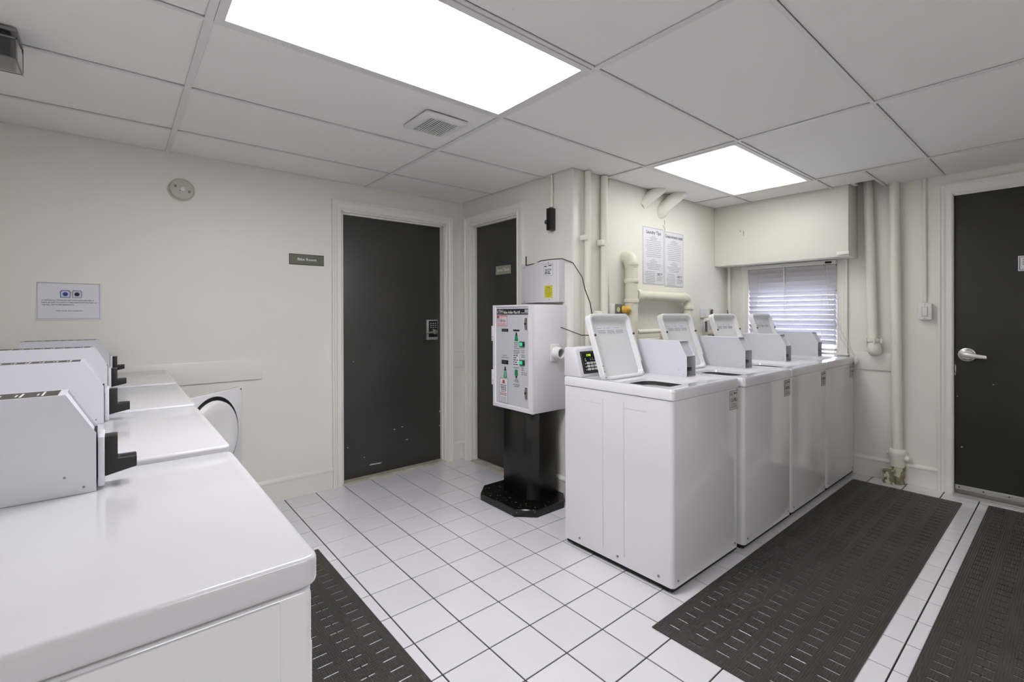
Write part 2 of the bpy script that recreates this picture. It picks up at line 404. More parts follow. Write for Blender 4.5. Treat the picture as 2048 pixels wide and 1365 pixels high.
# keypad lock on door_1
TL = FY(1.175, .051, 1.13)
lk = MB(TL).box(-.052, -.085, 0, .052, .085, .026).build('lock_housing', ALU, d1, bevel=.006)
MB(TL).box(-.038, -.062, .024, .046, .074, .029).build('keypad', BLACK, d1, bevel=.002)
kp = MB(TL)
for r in range(4):
    for c in range(3):
        if r == 3 and c != 1: continue
        kp.box(-.022+c*.022, .050-r*.017, .029, -.013+c*.022, .056-r*.017, .0305)
kp.build('keypad_digits', WHITEINK, lk, kind='stuff')
MB(TL).cyl((.012, -.018, .02), (.012, -.018, .05), .022, 20).build('lever_hub', CHROME, d1, bevel=.002)
MB(TL).tube([(.012, -.018, .058), (-.03, -.022, .062), (-.085, -.027, .06)], .008, 10).build('lever', CHROME, d1)
# closet door
T2 = FX(X2, 0, 0)
casing('trim_4', T2, -EY1, -EY0, DZ)
struct(MB().box(X2-.002, EY1-.012, 0, X2+TH, EY1+.001, DZ).box(X2-.002, EY0-.001, 0, X2+TH, EY0+.012, DZ).box(X2-.002, EY0, DZ-.012, X2+TH, EY1, DZ+.001)
       .box(X2+.022, EY1-.024, 0, X2+.05, EY1-.012, DZ-.012).box(X2+.022, EY0+.012, 0, X2+.05, EY0+.024, DZ-.012).box(X2+.022, EY0+.012, DZ-.024, X2+.05, EY1-.012, DZ-.012)
       .build('trim_5', TRIM, bevel=.001, seg=1))
d2 = struct(MB().box(X2+.051, EY0+.013, .02, X2+.092, EY1-.013, DZ-.013).build('door_2', DOORM, bevel=.002), 'charcoal flush door of the closet behind the coin machine')
struct(MB().prism([(-.012, 0), (.0, .01), (.05, .014), (.1, .014), (.1, -.04), (-.012, -.04)], 1, EY0+.001, EY1-.001).build('trim_6', SILL)).location = (X2, 0, 0)
# right door
casing('trim_7', FX(XR, 0, 0), -RY1, -RY0, RZ, .078)
struct(MB().box(XR-.002, RY1-.004, 0, XR+TH, RY1+.001, RZ).box(XR-.002, RY0-.001, 0, XR+TH, RY0+.008, RZ).box(XR-.002, RY0, RZ-.008, XR+TH, RY1, RZ+.001).box(XR+.052, RY1-.03, 0, XR+TH, RY1, RZ).box(XR+.052, RY0, 0, XR+TH, RY0+.03, RZ).box(XR+.052, RY0, RZ-.03, XR+TH, RY1, RZ).build('trim_8', TRIM))  # includes unseen back stops added behind the door to block sky light
d3 = struct(MB().box(XR+.006, RY0+.006, .035, XR+.05, RY1-.007, RZ-.006).build('door_3', DOORR, bevel=.002), 'black textured exit door with a satin lever handle')
TD = FX(XR+.006, RY1, 0)
MB(TD).box(.010, .036, 0, .91, .068, .006).build('door_sweep', ALU, d3, bevel=.001)
sw = MB(TD)
for k in range(8): sw.cyl((.03+.12*k, .052, .005), (.03+.12*k, .052, .0085), .005, 10)
sw.build('sweep_screws', DKGREY, d3, kind='stuff')
MB(TD).cyl((.070, .972, 0), (.070, .972, .010), .046, 32).cyl((.070, .972, .010), (.070, .972, .016), .040, 32, .030).build('handle_rosette', CHROME, d3, bevel=.001)
MB(TD).cyl((.070, .972, .01), (.070, .972, .05), .013, 16).build('handle_neck', CHROME, d3)
MB(TD).prism([(.050, .984), (.080, .988), (.165, .976), (.172, .968), (.170, .950), (.080, .956), (.050, .960)], 2, .046, .058).build('lever', CHROME, d3, bevel=.003)
struct(MB().box(XR-.07, RY0, 0, XR+.1, RY1-.004, .008).box(XR-.04, RY0, .008, XR-.005, RY1-.004, .013).box(XR+.035, RY0, .008, XR+.1, RY1-.004, .0345).build('trim_9', ALU, bevel=.002))  # raised back part added behind the door to block sky light
MB(TD).box(-.004, .93, -.002, .004, 1.01, .004).build('strike_edge', ALU, d3)
sg = thing('door_notice', 'small white framed notice stuck on the black exit door', 'sign', (XR+.0055, -3.217, 1.53))
TS = FX(0, 0, 0)
MB(TS).box(0, 0, 0, .17, .098, .002).build('plate', PAPER, sg, bevel=.0008)
MB(TS).box(.006, .006, .002, .164, .092, .0024).build('border', INK, sg)
MB(TS).box(.009, .009, .0024, .161, .089, .0028).build('card', PAPER, sg)
lines(TS, [(.02, .070, .13), (.02, .055, .13), (.02, .040, .1)], .006, INKG, sg, ext=.0031)

# baseboards and rails
def baseboard(name, T, segs, h=.155):
    mb = MB(T); pr = [(0, 0), (.017, 0), (.017, h-.03), (.022, h-.024), (.022, h-.012), (.010, h), (0, h)]
    for a, b in segs: mb.add([(a, p[1], p[0]) for p in pr]+[(b, p[1], p[0]) for p in pr],
                             [tuple(range(7)), tuple(range(7, 14))]+[(i, (i+1) % 7, 7+(i+1) % 7, 7+i) for i in range(7)])
    return struct(mb.build(name, TRIM, bevel=.002, seg=1))
baseboard('baseboard_back', T1, [(XL, DX0-.07), (DX1+.07, X2-.001)])
baseboard('baseboard_closet', T2, [(0.002, -EY1-.07), (-EY0+.07, -Y3)])
baseboard('baseboard_washer', FY(0, Y3, 0), [(X2, XR)])
baseboard('baseboard_right', FX(XR, 0, 0), [(-Y3, -RY1-.078), (-RY0+.078, -YF)])
struct(MB(T1).box(XL, .835, 0, -.135, .968, .014).build('trim_10', TRIM, bevel=.004))
struct(MB(T1).box(DX1+.07, .80, 0, X2-.001, .935, .012).build('trim_11', TRIM, bevel=.004))
struct(MB(FX(XR, 0, 0)).box(2.30, .822, 0, 2.60, .957, .014).build('trim_12', TRIM, bevel=.004))

# ------------------------------------------------------------------ window and blind
win = struct(MB().box(XR+.055, WY0, WZ0, XR+.085, WY0+.04, WZ1).box(XR+.055, WY1-.04, WZ0, XR+.085, WY1, WZ1).box(XR+.055, WY0, WZ0, XR+.085, WY1, WZ0+.04)
             .box(XR+.055, WY0, WZ1-.04, XR+.085, WY1, WZ1).box(XR+.055, WY0, 1.15, XR+.085, WY1, 1.18).build('window_1', PLASTW, bevel=.002), None)
MB().box(XR+.067, WY0+.04, WZ0+.04, XR+.071, WY1-.04, 1.15).build('pane', GLASS, win)
MB().box(XR+.067, WY0+.04, 1.18, XR+.071, WY1-.04, WZ1-.04).build('pane', GLASS, win)
casing('trim_13', FX(XR, 0, .942), 1.520, 2.215, .747, .075)
struct(MB().box(XR-.045, -2.30, .924, XR, -1.44, .942).build('trim_14', TRIM, bevel=.003))
bl = thing('window_blind', 'white horizontal slat blind hanging closed in the window behind the washers', 'blind', (XR-.03, -1.535, .945))
BW = .68
TBl = FX(0, 0, 0)
MB(TBl).box(-.005, .713, -.022, BW+.005, .747, .02).build('headrail', PLASTW, bl, bevel=.002)
MB(TBl).box(.61, .720, .019, .655, .737, .024).build('tilt_box', BLACK, bl)
sl = MB()
tilt = math.radians(50); wd = .05
prof = []
for k in range(7):
    t = -.5+k/6; cu = .004*(1-4*t*t)
    prof.append((t*wd*math.cos(tilt)+cu*math.sin(tilt), -t*wd*math.sin(tilt)+cu*math.cos(tilt)))
prof2 = [(p[0]+.0012, p[1]+.0005) for p in prof]
P_ = prof+prof2[::-1]
sl.prism([(p[0], p[1]) for p in P_], 1, -BW, 0)
base = None; zz = .690; k = 0
while zz > .04:
    if base is None:
        base = sl.build('slat', SLAT, bl); o = base
    else:
        o = base.copy(); COL.objects.link(o); o.parent = bl
    o.location = (0, 0, zz); zz -= .0408; k += 1
MB(TBl).box(0, .01, -.02, BW, .03, .02).build('bottom_rail', PLASTW, bl, bevel=.003)
for u in (.085, .32, .585):
    MB(TBl).tube([(u, .715, .024), (u, .02, .024)], .0012, 6).build('ladder_cord', CORD, bl)
    MB(TBl).tube([(u+.006, .715, -.022), (u+.006, .02, -.022)], .0012, 6).build('ladder_cord', CORD, bl)
MB(TBl).tube([(.62, .720, .026), (.66, .375, .028), (.73, .155, .028), (.815, -.02, .025)], .0018, 6).build('pull_cord', CORD, bl)
MB(TBl).tube([(.60, .720, .026), (.65, .325, .028), (.72, .115, .028), (.812, -.03, .025)], .0018, 6).build('pull_cord', CORD, bl)
pc = MB()
pc.v = []
for uu, vv, nn in ((.822, -.045, .022), (.815, -.06, .022)):
    MB(TBl).tube([(uu, vv+.025, nn), (uu, vv+.01, nn), (uu, vv-.02, nn), (uu, vv-.024, nn)], .008, 8, radii=[.003, .007, .010, .008]).build('cord_tassel', PLASTW, bl)
MB(TBl).tube([(.30, .715, .026), (.305, .325, .026)], .0035, 6).build('tilt_wand', PLASTW, bl)
tag(MB().box(3.345, -2.365, 1.705, 3.369, -2.285, 1.728).build('blind_bracket', TRIM, bevel=.003), 'small cream block fixed at the lower corner of the soffit', 'bracket')

# ------------------------------------------------------------------ ceiling lights and vent
def troffer(x0, x1, y0, y1, lens, label):
    t = thing('ceiling_light', label, 'light', ((x0+x1)/2, (y0+y1)/2, CZ), 0, 'recessed ceiling lights')
    a, b = (x1-x0)/2-.013, (y1-y0)/2-.010
    fr = MB(); ins = .028
    O = [(-a, -b), (a, -b), (a, b), (-a, b)]; I = [(-a+ins, -b+ins), (a-ins, -b+ins), (a-ins, b-ins), (-a+ins, b-ins)]
    for z0, z1 in ((-.004, .004),):
        fr.ring([(p[0], p[1], z0) for p in O], [(p[0], p[1], z0) for p in I])
        fr.ring([(p[0], p[1], z1+.05) for p in O], [(p[0], p[1], z0) for p in O])
        fr.ring([(p[0], p[1], z0) for p in I], [(p[0], p[1], z1+.006) for p in I])
    fr.build('door_frame', TEE, t, fix=True)
    MB().box(-a, -b, .052, a, b, .06).build('housing', TEE, t)
    MB().box(-a+ins-.006, -b+ins-.006, .006, a-ins+.006, b-ins+.006, .011).build('lens', lens, t)
    return t
troffer(-.635, .583, -2.245, -1.64, LENS, 'large glowing ceiling light beside the square ceiling vent')
troffer(1.802, 3.015, -2.245, -1.64, LENS2, 'glowing ceiling light above the row of washers')
troffer(-.635, .583, -4.69, -4.08, LENS3, 'unseen ceiling light added behind the camera to brighten the room')  # added fitting, out of view, to brighten the room
v = thing('ceiling_vent', 'small square white exhaust grille in the ceiling beside the large light', 'vent', (.375, -1.375, CZ))
fr = MB(); O = rrect(-.118, -.125, .118, .125, .012, 3); I = rrect(-.082, -.088, .082, .088, .004, 3); Mid = rrect(-.10, -.106, .10, .106, .010, 3)
fr.ring([(p[0], p[1], -.001) for p in O], [(p[0], p[1], -.010) for p in O]); fr.ring([(p[0], p[1], -.010) for p in O], [(p[0], p[1], -.018) for p in Mid])
fr.ring([(p[0], p[1], -.018) for p in Mid], [(p[0], p[1], -.018) for p in I]); fr.ring([(p[0], p[1], -.018) for p in I], [(p[0], p[1], -.002) for p in I])
fr.build('frame', PLASTW, v)
MB().box(-.1, -.1, -.002, .1, .1, -.0008).build('backing', DARKV, v)
for k in range(13):
    x = -.076+k*.0127
    MB().box(x-.0030, -.087, -.0175, x+.0030, .087, -.0140).build('slat', PLASTW, v)
# smoke detector on the back wall
sd = thing('smoke_detector', 'round aged white smoke detector high on the cream wall', 'detector', (-.568, 0, 2.012))
TT = FY(0, 0, 0)
MB(TT).cyl((0, 0, 0), (0, 0, .008), .068, 40).build('base_ring', SMOKE, sd)
MB(TT).tube([(0, 0, .008), (0, 0, .028), (0, 0, .034)], .06, 40, radii=[.062, .058, .048]).build('cover', SMOKE, sd)
MB(TT).cyl((.004, 0, .033), (.004, 0, .0365), .011, 20).build('test_button', PLASTW, sd)
sl_ = MB(TT)
for a in (-.033, .036):
    for k in range(3):
        sl_.box(a-.006, -.004+k*.005+(.012 if a < 0 else -.014), .0335, a+.006, -.0015+k*.005+(.012 if a < 0 else -.014), .0352)
sl_.build('vent_slots', INK, sd, kind='stuff')
MB(TT).cyl((-.010, -.010, .0335), (-.010, -.010, .0352), .003, 8).build('indicator', INK, sd)
# emergency light at the left end of the ceiling
em = thing('emergency_light', 'clear plastic emergency light box with black interior fixed under the ceiling', 'light', (-1.30, -1.105, CZ))
MB().box(-.17, -.070, -.012, .175, .070, 0).build('mount_plate', GREY, em, bevel=.002)
hs = MB()
W_, D_ = .175, .07
for b in ((-W_, -D_, -.105, W_, -D_+.004, -.035), (-W_, D_-.004, -.105, W_, D_, -.012), (-W_, -D_, -.105, W_, D_, -.101), (W_-.004, -D_, -.105, W_, D_, -.035), (-W_, -D_, -.105, -W_+.004, D_, -.035)): hs.box(*b)
hs.build('clear_cover', CLEAR, em)
MB().box(-.168, -.064, -.096, .160, .060, -.014).build('inner_body', BLACK, em, bevel=.004)
for x in (-.08, .075):
    MB().cyl((x, -.063, -.058), (x, -.0655, -.058), .026, 24, .022).build('lamp_reflector', CHROME, em)
MB().box(-.168, -.063, -.1005, .160, .060, -.0965).build('bottom_tray', mat('smoked_grey_plastic', (120, 119, 117), .3), em)
eb = MB()
for b in ((-W_, -D_-.001, -.038, W_+.001, -D_+.003, -.032), (W_-.003, -D_-.001, -.106, W_+.001, -D_+.003, -.032), (-W_, -D_-.001, -.106, W_+.001, -D_+.003, -.102), (W_-.003, -D_, -.1065, W_+.001, D_, -.1025), (W_-.003, D_-.003, -.106, W_+.001, D_+.001, -.012)): eb.box(*b)
eb.build('cover_edges', GREY, em)

# ------------------------------------------------------------------ signs and notices
bs = thing('room_sign', 'olive plate reading Bike Room on the wall left of the keypad door', 'sign', (.037, 0, 1.606))
MB(TT).box(0, 0, 0, .232, .074, .006).build('backing', SIGNB, bs, bevel=.001)
MB(TT).box(.004, .004, .006, .228, .070, .0075).build('plate', SIGN, bs)
text('Bike Room', TT, .116, .030, .018, WHITEINK, bs, width=.125, align='CENTER', ext=.0078, bold=.012)
js = thing('room_sign', 'pale olive plate reading Janitor Closet on the closet door', 'sign', (X2+.0505, -.415, 1.575))
MB(TS).box(0, 0, 0, .200, .078, .006).build('backing', SIGNB, js, bevel=.001)
MB(TS).box(.004, .004, .006, .196, .074, .0075).build('plate', SIGN2, js)
text('Janitor Closet', TS, .100, .030, .022, WHITEINK, js, width=.155, align='CENTER', ext=.0078, bold=.012)
nt_ = thing('wall_notice', 'white paper notice with two small washer pictures taped to the cream wall', 'notice', (-1.195, 0, 1.232))
n_ = MB(TT)
n_.add([(0, 0, .004), (.262, -.002, .003), (.262, .196, .0015), (.008, .204, .0015), (0, 0, .0005), (.262, -.002, .0005), (.262, .196, .0005), (.008, .204, .0005)],
       [(0, 1, 2, 3), (4, 7, 6, 5), (0, 4, 5, 1), (1, 5, 6, 2), (2, 6, 7, 3), (3, 7, 4, 0)])
n_.build('sheet', PAPER, nt_)
TN = frame((0, -.0042, 0), (1, 0, 0), (0, 0, 1))
b_ = MB(TN)
for q in ((.008, .006, .254, .0075), (.008, .196, .254, .1975), (.008, .006, .0092, .1975), (.2528, .006, .254, .1975)): b_.add([(q[0], q[1], .0002), (q[2], q[1], .0002), (q[2], q[3], .0002), (q[0], q[3], .0002)], [(0, 1, 2, 3)])
b_.build('printed_border', INKG, nt_, fix=False)
text('ATTENTION ALL:  PLEASE KEEP LINT TRAPS CLEAN AND FREE OF', TN, .024, .103, .0062, INK, nt_, width=.206)
text('DEBRIS. BE SURE TO CLEAN OUT AND WIPE DOWN THE TRAPS, AS', TN, .024, .091, .0062, INK, nt_, width=.216)
text('THIS WILL HELP IN FIRE PREVENTION.', TN, .024, .079, .0062, INK, nt_, width=.125)
text('Thank you for your consideration', TN, .131, .048, .0062, INK, nt_, width=.108, align='CENTER')
for u, dm in ((.115, BLUE), (.161, INK)):
    MB(TN).prism([(u-.019, .120), (u+.019, .120), (u+.021, .150), (u+.015, .160), (u-.015, .160), (u-.021, .150)], 2, .0002, .0006).build('printed_washer', BLUE if u < .13 else INKG, nt_)
    MB(TN).prism([(u-.017, .122), (u+.017, .122), (u+.018, .148), (u+.013, .157), (u-.013, .157), (u-.018, .148)], 2, .0006, .0009).build('printed_washer_front', mat('print_pale_blue', (196, 202, 220), .6), nt_)
    MB(TN).prism(circ(u, .139, .0105, 20), 2, .0009, .0012).build('printed_drum', dm, nt_)
# laundry tips posters
def poster(x, z, wd, h, title, label, tw):
    p = thing('laundry_poster', label, 'poster', (x, Y3, z))
    MB(TT).box(0, 0, 0, wd, h, .003).build('board', PAPER, p, bevel=.001)
    b = MB(TT); e = .0045
    for q in ((e, e, wd-e, e+.002), (e, h-e-.002, wd-e, h-e), (e, e, e+.002, h-e), (wd-e-.002, e, wd-e, h-e)):
        b.add([(q[0], q[1], .0032), (q[2], q[1], .0032), (q[2], q[3], .0032), (q[0], q[3], .0032)], [(0, 1, 2, 3)])
    b.build('printed_border', INKG, p, fix=False)
    TP = frame((0, -.003, 0), (1, 0, 0), (0, 0, 1))
    text(title, TP, wd/2, h-.052, .027, INK, p, width=tw, align='CENTER', bold=.015)
    rg = random.Random(int(x*100)); rows = []
    y = h-.075
    for k, L in enumerate([.06, .11, .09]+[.2]*9):
        L *= wd/.28; L *= rg.uniform(.88, 1.08); rows.append((wd/2-L/2, y, L)); y -= .0155 if k > 2 else .011
    y -= .008
    for L in [.05, .1, .08, .2, .19, .16, .14]:
        L *= wd/.28*rg.uniform(.9, 1.08); rows.append((wd/2-L/2, y, L)); y -= .0125
    yb = y-.01
    for k in range(8):
        L = rg.uniform(.10, .14)*wd/.28; rows.append((.02+(.15*wd/.28-L)/2, yb-k*.0125, L))
    for k in range(4): rows.append((wd*.66, yb-.036-k*.010, rg.uniform(.06, .08)*wd/.28))
    lines(TP, rows, .0032, INKG, p)
    text('CSC', TP, wd*.66, yb-.022, .018, INK, p, width=.048*wd/.28, shear=.25, bold=.03)
    MB(TP).prism([(wd*.87, yb-.004), (wd*.895, yb-.004), (wd*.885, yb-.011), (wd*.90, yb-.011), (wd*.865, yb-.026), (wd*.875, yb-.014), (wd*.86, yb-.014)], 2, .0002, .0005).build('logo_flash', INK, p)
poster(2.248, 1.490, .290, .452, 'Laundry Tips', 'white Laundry Tips poster in English on the wall above the washers', .20)
poster(2.545, 1.482, .285, .452, 'Consejos de lavado y secado', 'white Spanish laundry tips poster on the wall above the washers', .262)

# ------------------------------------------------------------------ closet wall boxes
cb = thing('wall_box', 'light grey metal cabinet with stickers and a black antenna on the closet wall', 'cabinet', (X2, -.86, 1.34))
MB(TS).box(0, 0, 0, .375, .283, .058).build('body', BOXG, cb, bevel=.004)
MB(TS).box(0, 0, .0575, .36, .283, .064).build('cover', BOXG, cb, bevel=.004)
TC = frame((-.064, 0, 0), (0, -1, 0), (0, 0, 1))
text('530', TC, .150, .182, .030, BOXG, cb, width=.07, align='CENTER', name='raised_lettering', ext=.0012)
text('WARNER', TC, .155, .132, .034, BOXG, cb, width=.17, align='CENTER', name='raised_lettering', ext=.0012)
MB(TC).box(.236, .183, 0, .326, .262, .0005).build('sticker_border', INKG, cb)
MB(TC).box(.238, .185, .0005, .324, .260, .0008).build('sticker', PAPER, cb)
T3 = frame((-.0649, 0, 0), (0, -1, 0), (0, 0, 1))
text('304-FVIN', T3, .281, .214, .016, INK, cb, width=.062, align='CENTER', bold=.02)
lines(T3, [(.243, .244, .03), (.284, .248, .036), (.25, .204, .05), (.246, .194, .06)], .006, INK, cb)
MB(TC).box(.245, .030, 0, .322, .115, .0006).build('yellow_notice', YELLOW, cb)
text('Notice', frame((-.0647, 0, 0), (0, -1, 0), (0, 0, 1)), .283, .098, .009, INK, cb, width=.035, align='CENTER', bold=.02)
lines(frame((-.0647, 0, 0), (0, -1, 0), (0, 0, 1)), [(.252, .088-.0095*k, .062) for k in range(5)]+[(.262, .0395, .04)], .0032, mat('olive_ink', (120, 116, 30), .6), cb)
scr = MB(TC)
for u, vv in ((.035, .255), (.283, .270), (.035, .012), (.290, .018)): scr.cyl((u, vv, 0), (u, vv, .002), .003, 8)
scr.build('screws', DKGREY, cb, kind='stuff')
MB(TC).tube([(.058, .268, .004), (.058, .335, .004)], .0045, 8).build('antenna', BLACK, cb)
kb = thing('key_switch_box', 'small black metal box with a round lock high on the closet wall', 'switch', (X2, -1.108, 1.838))
MB(TS).box(0, 0, 0, .041, .152, .05).build('housing', BLACK, kb, bevel=.003)
MB(TS).cyl((.012, .055, .05), (.012, .055, .066), .015, 20).build('lock', BLACK, kb, bevel=.002)
MB(TS).cyl((.012, .055, .066), (.012, .055, .068), .010, 16).build('lock_face', DKGREY, kb)
MB(TS).cyl((.02, .15, .022), (.02, .162, .022), .012, 12).build('conduit_fitting', GREY, kb)
tag(MB().tube([(X2-.016, -1.126, 1.998), (X2-.014, -1.126, 2.1), (X2-.014, -1.122, CZ)], .010, 10).build('conduit', PIPE), 'thin cream conduit dropping from the ceiling to the black lock box', 'conduit')
# antenna cable to the coin machine
tag(MB().tube([(X2-.068, -.920, 1.609), (X2-.062, -1.0, 1.616), (X2-.055, -1.06, 1.632), (X2-.045, -1.16, 1.634), (X2-.03, -1.24, 1.632), (X2-.006, -1.315, 1.60), (X2+.02, -1.375, 1.50), (X2+.035, -1.385, 1.42), (X2+.075, -1.395, 1.33), (X2+.105, -1.395, 1.20), (X2+.125, -1.395, 1.13), (X2+.07, -1.395, 1.118), (X2+.01, -1.375, 1.12), (X2-.03, -1.30, 1.15), (X2-.06, -1.255, 1.17)], .0032, 8).build('cable', BLACK), 'thin black cable looping from the grey cabinet to the coin machine', 'cable')

# ------------------------------------------------------------------ coin value machine
vm = thing('coin_machine', 'white value adding coin machine on a black octagonal pedestal', 'machine', (1.153, -1.047, 0))
def octo(x0, y0, x1, y1, c): return [(x0+c, y0), (x1-c, y0), (x1, y0+c), (x1, y1-c), (x1-c, y1), (x0+c, y1), (x0, y1-c), (x0, y0+c)]
pb = MB(); A = octo(-.133, -.278, .305, .278, .10); B = octo(-.129, -.274, .301, .274, .098)
pb.ring([(p[0], p[1], 0) for p in A], [(p[0], p[1], .042) for p in A]); pb.ring([(p[0], p[1], .042) for p in A], [(p[0], p[1], .047) for p in B]); pb.cap([(p[0], p[1], .047) for p in B]); pb.cap([(p[0], p[1], 0) for p in A])
pb.build('pedestal_base', BLACKG, vm)
MB().prism(octo(.019, -.178, .295, .178, .062), 2, .046, .63).build('pedestal_post', BLACKS, vm, bevel=.002, seg=1)
w0, w1, zb, zt = -.206, .206, .622, 1.321
MB().box(.012, w0, zb, .306, w1, zt).build('cabinet', FRAMEW, vm, bevel=.003)
TV = FX(0, .206, zb)                       # u from the left edge of the face, v up, n towards the room
H_ = zt-zb
dr = MB(TV); O = [(0, 0), (.412, 0), (.412, H_), (0, H_)]; I = [(.024, .022), (.372, .022), (.372, H_-.012), (.024, H_-.012)]; I2 = [(.030, .028), (.366, .028), (.366, H_-.018), (.030, H_-.018)]
dr.ring([(p[0], p[1], -.012) for p in O], [(p[0], p[1], .004) for p in O]); dr.ring([(p[0], p[1], .004) for p in O], [(p[0], p[1], .004) for p in I]); dr.ring([(p[0], p[1], .004) for p in I], [(p[0], p[1], -.006) for p in I2])
dr.build('door_frame', FRAMEW, vm)
fp = MB(TV).box(.026, .026, -.010, .370, H_-.016, -.003).build('face_panel', FACE, vm)
for vz in (.45, .145):
    MB(TV).box(-.012, vz, -.006, .012, vz+.105, .008).build('hinge', FRAMEW, vm, bevel=.002)
    MB(TV).cyl((.006, vz+.03, .008), (.006, vz+.03, .0095), .003, 8).build('hinge_screw', DKGREY, vm)
def VU(y): return -.841-y          # world y -> u
def VV(z): return z-zb
Tf = FX(-(-.003), .206, zb)        # face plane
Tf = frame((.003, .206, zb), (0, -1, 0), (0, 0, 1))
hd = MB(Tf).box(VU(-.879), VV(1.256), 0, VU(-1.217), VV(1.294), .001).build('header_strip', INK, vm)
Th = frame((.0018, .206, zb), (0, -1, 0), (0, 0, 1))
text('VTM', Th, VU(-.884), VV(1.261), .027, WHITEINK, hd, width=.062, shear=.3, bold=.0)
text('Value Adder Plus HS', Th, VU(-.952), VV(1.263), .018, WHITEINK, hd, width=.175, shear=.25, bold=.02)
text('SSK', Th, VU(-1.172), VV(1.273), .016, WHITEINK, hd, width=.038, bold=.03)
lines(Th, [(VU(-1.136), VV(1.264), .074)], .004, WHITEINK, hd)
st = MB(Tf).box(VU(-.880), VV(1.178), 0, VU(-.992), VV(1.252), .0008).build('sticker', INKP, vm)
MB(Tf).box(VU(-.884), VV(1.182), .0008, VU(-.988), VV(1.243), .0011).build('sticker_paper', mat('pink_white_paper', (222, 210, 214), .6), st)
text('TCM-826', Th, VU(-.936), VV(1.206), .018, INKG, st, width=.078, align='CENTER', bold=.02)
lines(Th, [(VU(-.900), VV(1.232), .05), (VU(-.890), VV(1.195), .09), (VU(-.890), VV(1.187), .09)], .004, INKP, st)
MB(Tf).prism(circ(VU(-.893), VV(1.240), .012, 16), 2, .0011, .0014).build('sticker_mark', INKR, st)
for (ya, za, yb, zb_) in ((-.934, 1.160, -1.003, 1.140), (-.933, .947, -1.003, .919)):
    l_ = MB(Tf).box(VU(ya), VV(zb_), 0, VU(yb), VV(za), .002).build('display_window', BLACK, vm, bevel=.0006, seg=1)
    lines(frame((.0008, .206, zb), (0, -1, 0), (0, 0, 1)), [(VU(ya)+.01, VV((za+zb_)/2)+.003, .04), (VU(ya)+.016, VV((za+zb_)/2)-.005, .04)], .003, INKG, l_)
MB(Tf).box(VU(-1.056), VV(1.146), 0, VU(-1.118), VV(1.157), .002).build('card_slot', BLACK, vm)
def arrow(yc, ztop, zbot, flip, extra=False):
    u = VU(yc); a, b = VV(zbot), VV(ztop); h = b-a
    if not flip:
        gp = [(u-.018, a), (u+.018, a), (u+.012, a+.66*h), (u-.012, a+.66*h)]; bp_ = [(u-.013, a+.66*h), (u+.013, a+.66*h), (u+.008, a+.78*h), (u+.005, b), (u-.005, b), (u-.008, a+.78*h)]
    else:
        gp = [(u-.014, b), (u+.014, b), (u+.018, a+.36*h), (u-.018, a+.36*h)]; bp_ = [(u-.012, a+.34*h), (u+.012, a+.34*h), (u+.003, a), (u-.003, a)]
    g = MB(Tf).prism(gp, 2, 0, .0009).build('card_arrow', GREEN, vm)
    MB(Tf).prism(bp_, 2, 0, .0009).build('arrow_tip', INK, g)
    if extra:
        lines(Th, [(u-.008, a+.1*h+k*.009, .016) for k in range(5)], .005, mat('mint_ink', (170, 220, 190), .6), g)
arrow(-1.087, 1.138, 1.080, False); arrow(-.970, .903, .826, False, True); arrow(-1.086, .892, .832, True)
for za, zc in ((1.080, 1.046), (.960, .926)):
    bz = MB(Tf).box(VU(-1.128), VV(zc), 0, VU(-1.172), VV(za), .012).build('button_bezel', GREEND, vm, bevel=.002)
    MB(Tf).box(VU(-1.132), VV(zc)+.005, .006, VU(-1.159), VV(za)-.005, .015).build('button', GREENB, bz, bevel=.002)
lines(Th, [(VU(-1.065)+.003*(k % 2), VV(1.067-.0125*k), .05-.008*(k % 3)) for k in range(4)]+[(VU(-1.060)+.003*(k % 2), VV(1.014-.0105*k), .062-.008*(k % 3)) for k in range(3)], .0045, INKG, vm)
lines(Th, [(VU(-1.138), VV(1.018-.012*k), .03) for k in range(2)]+[(VU(-1.138), VV(.99-.012*k), .036) for k in range(2)]+[(VU(-1.138), VV(.903-.012*k), .03) for k in range(2)]+[(VU(-1.138), VV(.875-.012*k), .055) for k in range(2)], .0045, INKG, vm)
lines(Th, [(VU(-.945), VV(.976), .045), (VU(-.930), VV(.962), .075), (VU(-1.06), VV(.902), .055), (VU(-1.07), VV(.822), .04), (VU(-1.062), VV(.812), .052), (VU(-1.055), VV(.79), .07), (VU(-1.068), VV(.779), .045)], .0045, INKG, vm)
me_ = MB(Tf).box(VU(-1.050), VV(.918), 0, VU(-1.112), VV(.996), .0008).build('paper_memo', PAPER, vm)
lines(Th, [(VU(-1.056), VV(.981-.0145*k), .048-.01*(k % 2)) for k in range(5)], .006, INK, me_)
s2 = MB(Tf).box(VU(-.910), VV(.655), 0, VU(-.998), VV(.823), .0008).build('warning_sticker', INKG, vm)
MB(Tf).box(VU(-.913), VV(.658), .0008, VU(-.995), VV(.820), .0011).build('sticker_paper', PAPER, s2)
MB(Tf).prism(circ(VU(-.953), VV(.800), .012, 14), 2, .0011, .0014).build('sticker_mark', INKR, s2)
lines(Th, [(VU(-.921), VV(.772-.011*k), .062) for k in range(2)]+[(VU(-.925), VV(.752-.011*k), .056) for k in range(2)], .0048, INK, s2)
lines(Th, [(VU(-.935), VV(.786), .035), (VU(-.925), VV(.729), .05), (VU(-.918), VV(.716), .07), (VU(-.918), VV(.706), .07)], .0048, INKR, s2)
lines(Th, [(VU(-.922), VV(.692-.009*k), .06) for k in range(4)], .003, INKG, s2)
